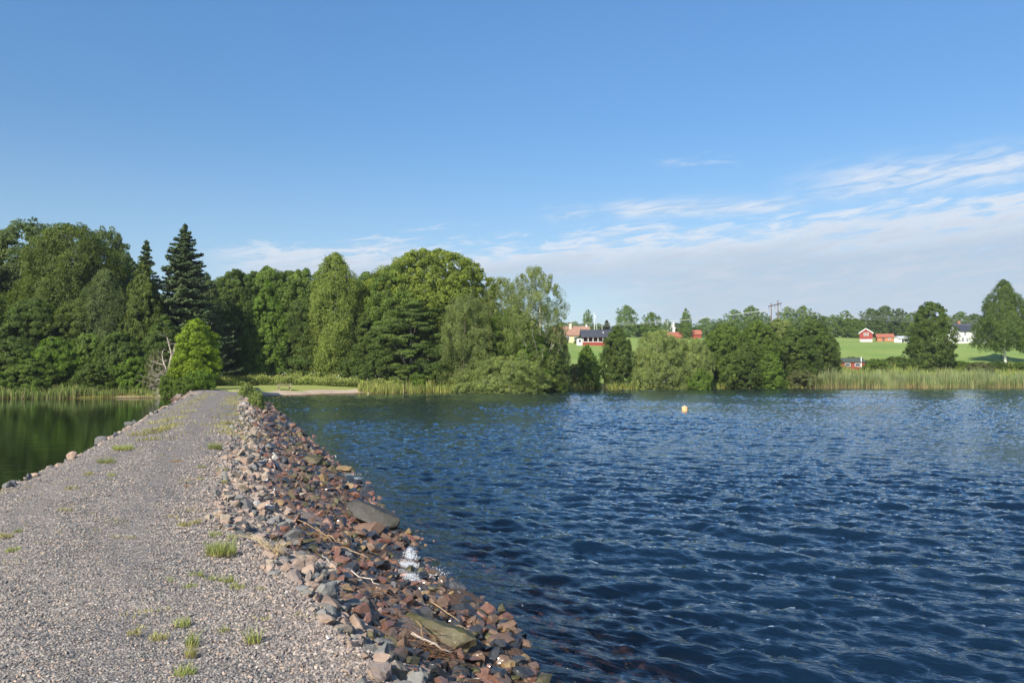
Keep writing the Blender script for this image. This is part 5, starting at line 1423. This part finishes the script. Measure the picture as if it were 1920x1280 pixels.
# red pavilion with arches
def pavilion():
    o, s = place('pavilion', 1126, 648, 'red and white pavilion with arches and long dark roof on the meadow', 'pavilion'); k = s / 0.1608
    L0, L1 = -5.6, 6.4
    m = MB(); m.box(L0 + .6, L1, 0, 4.6, -.6, 1.05); m.build('base_wall', RED, o)
    m = MB(); m.box(L0 + .6, L1, 2.2, 4.5, 1.05, 2.55); m.build('back_wall', simple('pavilion_inside', (0.20, 0.10, 0.07), .9), o)
    gable_roof(o, L0 + .3, L1, -.1, 4.7, 2.62, 4.55, SLATE, over=.3)
    m = MB(); m.box(L0 + .6, L1 + .02, -.06, .06, 1.05, 1.16); m.build('railing', WHITE, o)
    xs = np.linspace(L0 + .68, L1 - .08, 9)
    for x in xs:
        m = MB(); m.box(x - .08, x + .08, -.08, .08, 1.16, 2.0); m.build('post', WHITE, o)
    a = MB()
    for x0, x1 in zip(xs[:-1], xs[1:]):
        c = (x0 + x1) / 2; R = (x1 - x0) / 2 - .02; n = 10
        top = [(x0 + (x1 - x0) * i / n, 2.6) for i in range(n + 1)]; bot = [(c - R * math.cos(math.pi * i / n), 2.0 + .48 * math.sin(math.pi * i / n)) for i in range(n + 1)]
        for i in range(n):
            q = [bot[i], bot[i + 1], top[i + 1], top[i]]
            a.add([(x, -.07, z) for x, z in q] + [(x, .05, z) for x, z in q], [(0, 1, 2, 3), (7, 6, 5, 4), (0, 4, 5, 1), (1, 5, 6, 2), (2, 6, 7, 3), (3, 7, 4, 0)])
    a.build('arches', WHITE, o)
    # little porch on the left
    m = MB(); m.box(L0 - 1.0, L0 + .5, .4, 2.6, -.5, 2.15); m.build('porch', WHITEW, o)
    m = MB(); m.box(L0 - 1.3, L0 + .6, .1, 2.9, 2.18, 2.32); m.build('porch_roof', SLATE, o)
    m = MB(); m.box(L0 - .55, L0 + .1, .36, .398, 1.0, 1.75); m.build('porch_opening', GLASS, o)
    m = MB(); m.tube([(.9, 1.2, 3.3), (.9, 1.15, 4.0)], [.16, .16], 10); m.build('roof_vent', WHITE, o)


pavilion()


def yellow_house():
    o, s = place('yellow_house', 1078, 643, 'yellow house with brown tiled roof left of the pavilion', 'house', 0.15)
    walls(o, -5.5, 5.0, 0, 7, -.8, 2.5, 5.2, YELL, 'x'); r_ = gable_roof(o, -5.5, 5.0, 0, 7, 2.5, 5.2, TILE, over=.35)
    m = MB(); m.box(-1.2, -.5, 2.2, 2.9, 4.0, 6.0); m.build('chimney', simple('chimney_cream', (.7, .6, .45), .9), r_)
    m = MB(); m.box(4.2, 4.6, 3.2, 3.7, 4.6, 5.8); m.build('chimney', WHITE, r_)
    for x in (-4.2, -2.2, .2, 2.4): window(o, x, 0, .8, .9, 1.1, '-y')
    m = MB(); m.box(-3.4, -3.0 + .5, -.04, 0.002, -.1, .6); m.build('steps', STONE, o)


yellow_house()
T('bush', 'bush', 1088, 628, 235, 16, 'lime', 'yellowish bush between yellow house and pavilion', 'bush')
T('bush', 'bush', 1083, 636, 236, 12, 'alder_dark', 'low dark bush at the pavilion porch', 'bush')


def white_house():
    o, s = place('white_house', 1818, 643, 'large white house with dark roof and front gable', 'house', 0.42); k = 1.0
    walls(o, -5.0, 7.0, 0, 8, -.8, 4.1, 6.9, WHITEW, 'x'); r_ = gable_roof(o, -5.0, 7.0, 0, 8, 4.1, 6.9, SLATE, over=.3)
    walls(o, .8, 5.4, -1.2, 3.6, -.8, 4.3, 7.0, WHITEW, 'y', 'front_gable'); gable_roof(o, .8, 5.4, -1.2, 3.6, 4.3, 7.0, SLATE, 'y', over=.25, barge=WHITE)
    for (x, z) in [(-3.4, .5), (-1.2, .5), (-2.2, 2.7)]: window(o, x, 0, z, 1.0, 1.1, '-y')
    for (x, z) in [(2.2, .4), (4.0, .4), (3.1, 3.4)]: window(o, x, -1.2, z, 1.0, 1.25, '-y')
    for (y, z) in [(2.6, .5), (5.4, .5), (4.0, 3.3)]: window(o, -5.0, y, z, 1.0, 1.3, '-x')
    m = MB(); m.box(-6.6, -5.0, .8, 2.8, -.6, 1.9); m.build('porch', WHITEW, o)
    m = MB(); m.box(5.42, 9.4, -.6, 3.0, -.6, 1.3); m.build('veranda_wall', WHITEW, o); v = MB(); v.box(5.42, 9.6, -.8, 3.2, 2.7, 2.85)
    for x in (5.6, 7.0, 8.2, 9.3): v.box(x - .06, x + .06, -.7, -.58, 1.3, 2.7)
    v.build('veranda_roof', WHITE, o)
    m = MB(); m.box(.0, .6, 3.7, 4.3, 6.2, 7.9); m.build('chimney', BRICK, r_)


white_house()


def red_house():
    o, s = place('red_house', 1624, 641, 'small red gabled house with white bargeboards and white window', 'house', -0.42)
    m = MB(); m.box(-2.2, 2.2, .05, 6, -.8, 1.1); m.build('foundation', STONE, o)
    walls(o, -2.25, 2.25, 0, 6, 1.1, 3.3, 4.9, RED, 'y'); gable_roof(o, -2.25, 2.25, 0, 6, 3.3, 4.9, TILE, 'y', over=.3, barge=WHITE)
    window(o, .55, 0, 2.35, .55, 1.0, '-y'); window(o, -.4, 0, 2.35, .55, 1.0, '-y')
    m = MB(); m.box(-1.6, 1.6, .0, .046, .1, .9); m.build('lattice', simple('foundation_pale', (.62, .6, .56), .8), o)


red_house()


def outbuilding():
    o, s = place('outbuilding', 1659, 640, 'low orange brick outbuilding with red tiled roof', 'outbuilding', -0.25)
    walls(o, -2.6, 3.1, 0, 4, -.6, 1.75, 2.9, BRICK, 'x'); gable_roof(o, -2.6, 3.1, 0, 4, 1.75, 2.9, TILER, over=.35)
    m = MB(); m.box(-.9, 0, -.03, 0.002, .2, 1.5); d = m.build('door', TIMB, o); window(o, 1.6, 0, .7, .7, .7, '-y')


outbuilding()


def shed():
    o, s = place('garden_shed', 1697, 642, 'little white shed with pale roof left of the lone dark tree', 'shed', 0.2)
    walls(o, -2.2, 2.6, 0, 3, -.5, 1.5, 2.3, WHITEW, 'x'); gable_roof(o, -2.2, 2.6, 0, 3, 1.5, 2.3, simple('pale_roof', (.5, .52, .53), .6), over=.3)
    window(o, .9, 0, .6, .8, .6, '-y'); m = MB(); m.box(-1.3, -.5, -.03, 0.002, -.1, 1.35); m.build('door', GREEN_R, o)


shed()


def boathouse():
    o, s = place('boathouse', 1603, 697, 'red boathouse with white shutters at the end of the shore row', 'boathouse', 0.0, 143); 
    walls(o, -2.3, 2.05, 0, 3.2, -.6, 2.0, 2.75, RED, 'x'); gable_roof(o, -2.3, 2.05, 0, 3.2, 2.0, 2.75, GREEN_R, over=.2)
    for x in (-1.45, .55): window(o, x, 0, 1.15, .95, .5, '-y', muntin=False)
    m = MB(); m.box(-1.9, -.8, -.05, 0.002, -.1, .55); m.build('shutter', WHITE, o)
    m = MB(); m.box(1.2, 1.34, -.12, -.0, -.6, 3.0); m.build('downpipe', WHITE, o)
    o2, s = place('lattice_fence', 1626, 697, 'white lattice fence panel right of the boathouse', 'fence', 0.0, 143); m = MB()
    for k in range(6): m.box(-.6 + k * .24, -.52 + k * .24, 0, .04, 0, 1.25)
    m.build('pickets', WHITE, o2); m = MB(); m.box(-.7, .8, .041, .08, .25, .33); m.box(-.7, .8, .041, .08, .95, 1.03); m.build('rails', WHITE, o2)


boathouse()


def far_roofs():
    o, s = place('farmhouse', 1269, 634, 'house with red tiled roof behind the largest willow shrub', 'house', 0.1)
    o.location.z -= 0.9; walls(o, -3.4, 3.2, 0, 6, -2, 1.6, 3.4, BRICK, 'x'); gable_roof(o, -3.4, 3.2, 0, 6, 1.6, 3.4, TILER)
    o, s = place('white_gabled_house', 1269, 632, 'white gable with two chimneys behind the red tiled roof', 'house', 0.0); o.location.y += 12; o.location.z += .3
    walls(o, -1.7, 1.7, 0, 6, -2, 4.2, 5.6, WHITEW, 'y'); r_ = gable_roof(o, -1.7, 1.7, 0, 6, 4.2, 5.6, SLATE, 'y', barge=WHITE)
    for x in (-1.5, 1.4):
        m = MB(); m.box(x - .28, x + .28, 1.2, 1.8, 4.4, 6.6); m.build('chimney', WHITE, r_)
    window(o, 0, 0, 4.0, .6, .6, '-y')
    o, s = place('red_roofed_house', 1303, 634, 'house whose red roof shows right of the narrow distant tree', 'house', -0.1)
    walls(o, -2.6, 2.4, 0, 5, -2, 1.7, 3.3, RED, 'x'); gable_roof(o, -2.6, 2.4, 0, 5, 1.7, 3.3, TILER)


far_roofs()


# flagpoles
def flagpoles():
    for i, (px, top, lb) in enumerate([(1114.5, 586, 'tall white flagpole with a pennant left above the pavilion roof'), (1119, 606, 'short white pole right beside the tall flagpole'), (1129, 608, 'short white pole standing above the pavilion roof vent')]):
        x, y = ray(px, 640)[0] * 262, 262; z = gh(x, y); zt = CAM_Z + ray(px, top)[2] * y
        o = empty('flagpole', (x, y, z)); tag(o, lb, 'flagpole', 'white poles behind the pavilion')
        m = MB(); m.tube([(0, 0, 0), (0, 0, (zt - z) * .5), (0, 0, zt - z)], [.09, .08, .05], 8); m.build('pole', WHITE, o)
        m = MB(); m.tube([(0, 0, zt - z), (0, 0, zt - z + .12)], [.09, .05], 8); m.build('finial', WHITE, o)
        if i == 0:
            m = MB(); n = 8; V = []
            for k in range(n + 1):
                f = k / n; xx = .06 + .5 * f; zz = zt - z - .25 - 2.2 * f * .8; hh = .8 * (1 - f) + .08; V += [(xx, .12 * math.sin(5 * f), zz), (xx + .012, .12 * math.sin(5 * f) + .012, zz - hh)]
            m.add(V, [(2 * k, 2 * k + 2, 2 * k + 3, 2 * k + 1) for k in range(n)]); m.build('pennant', WHITE, o)


flagpoles()


# power line
def power_line():
    Y = 185.0
    x1, _, _ = at_dist(1445, 600, Y); x2, _, _ = at_dist(1458.5, 600, Y + 3); z0 = min(gh(x1, Y), gh(x2, Y + 3))
    o = empty('power_pole', (x1, Y, z0)); tag(o, 'dark wooden twin-legged power pole rising above the shore row', 'power pole')
    def P(px, py, dy=0.0): x, y, z = at_dist(px, py, Y + dy); return (x - x1, dy, z - z0)
    for px, py, dy in ((1446, 568, 0), (1458.5, 563, 3)):
        a = P(px, py, dy); m = MB(); m.tube([(a[0], dy, -.5), (a[0], dy, a[2] * .5), a], [.14, .12, .10], 9); m.build('mast', TIMB, o, smooth=True)
    m = MB(); m.bar(P(1441, 574.5, -.9), P(1465, 568.5, 4.2), .16, .2); m.build('crossarm', TIMB, o)
    ins = []
    for px, py, dy in ((1441.8, 574.5, -.7), (1453, 571.5, 1.7), (1464, 569, 3.9)):
        a = P(px, py, dy); m = MB(); m.tube([a, (a[0], a[1], a[2] - .35)], .03, 6)
        for k in range(4): m.tube([(a[0], a[1], a[2] - .3 - k * .16), (a[0], a[1], a[2] - .38 - k * .16)], [.11, .05], 8)
        m.build('insulator', simple('insulator', (0.12, .10, .09), .3, .5), o); ins.append((x1 + a[0], Y + a[1], z0 + a[2] - .95))
    wm = simple('cable', (0.62, 0.62, 0.60), .4, .5, .05); G = 'cables of the power line'
    L = [at_dist(930, 588, 330), at_dist(930, 594, 333), at_dist(930, 600, 336)]; R = [at_dist(2060, 600, 300), at_dist(2060, 604, 303), at_dist(2060, 608, 306)]
    names = ['lowest and left-hung cable of the power line', 'middle cable of the power line', 'outer right-hung cable of the power line']
    for i, a in enumerate(ins):
        m = MB()
        for e, sag in ((L[i], 3.4), (R[2 - i], 1.8)):
            a_ = np.array(a); e_ = np.array(e); pts = []
            for t in np.linspace(0, 1, 26): p = a_ * (1 - t) + e_ * t; p[2] -= 4 * sag * t * (1 - t); pts.append(p)
            m.tube(pts, .025, 5)
        tag(m.build('power_cable', wm), names[i], 'power cable', G)


power_line()


# ------------------------------------------------------------------ air
def haze():
    m = MB(); m.box(-1300, 1300, -30, 1000, -3.2, 75); mt, t, o = newmat('haze')
    pv = t.node('ShaderNodeVolumePrincipled'); pv.inputs['Color'].default_value = (0.78, 0.87, 1.0, 1); pv.inputs['Density'].default_value = 0.00014
    t.l.new(pv.outputs[0], o.inputs['Volume']); h = m.build('haze', mt); h['kind'] = 'stuff'


haze()
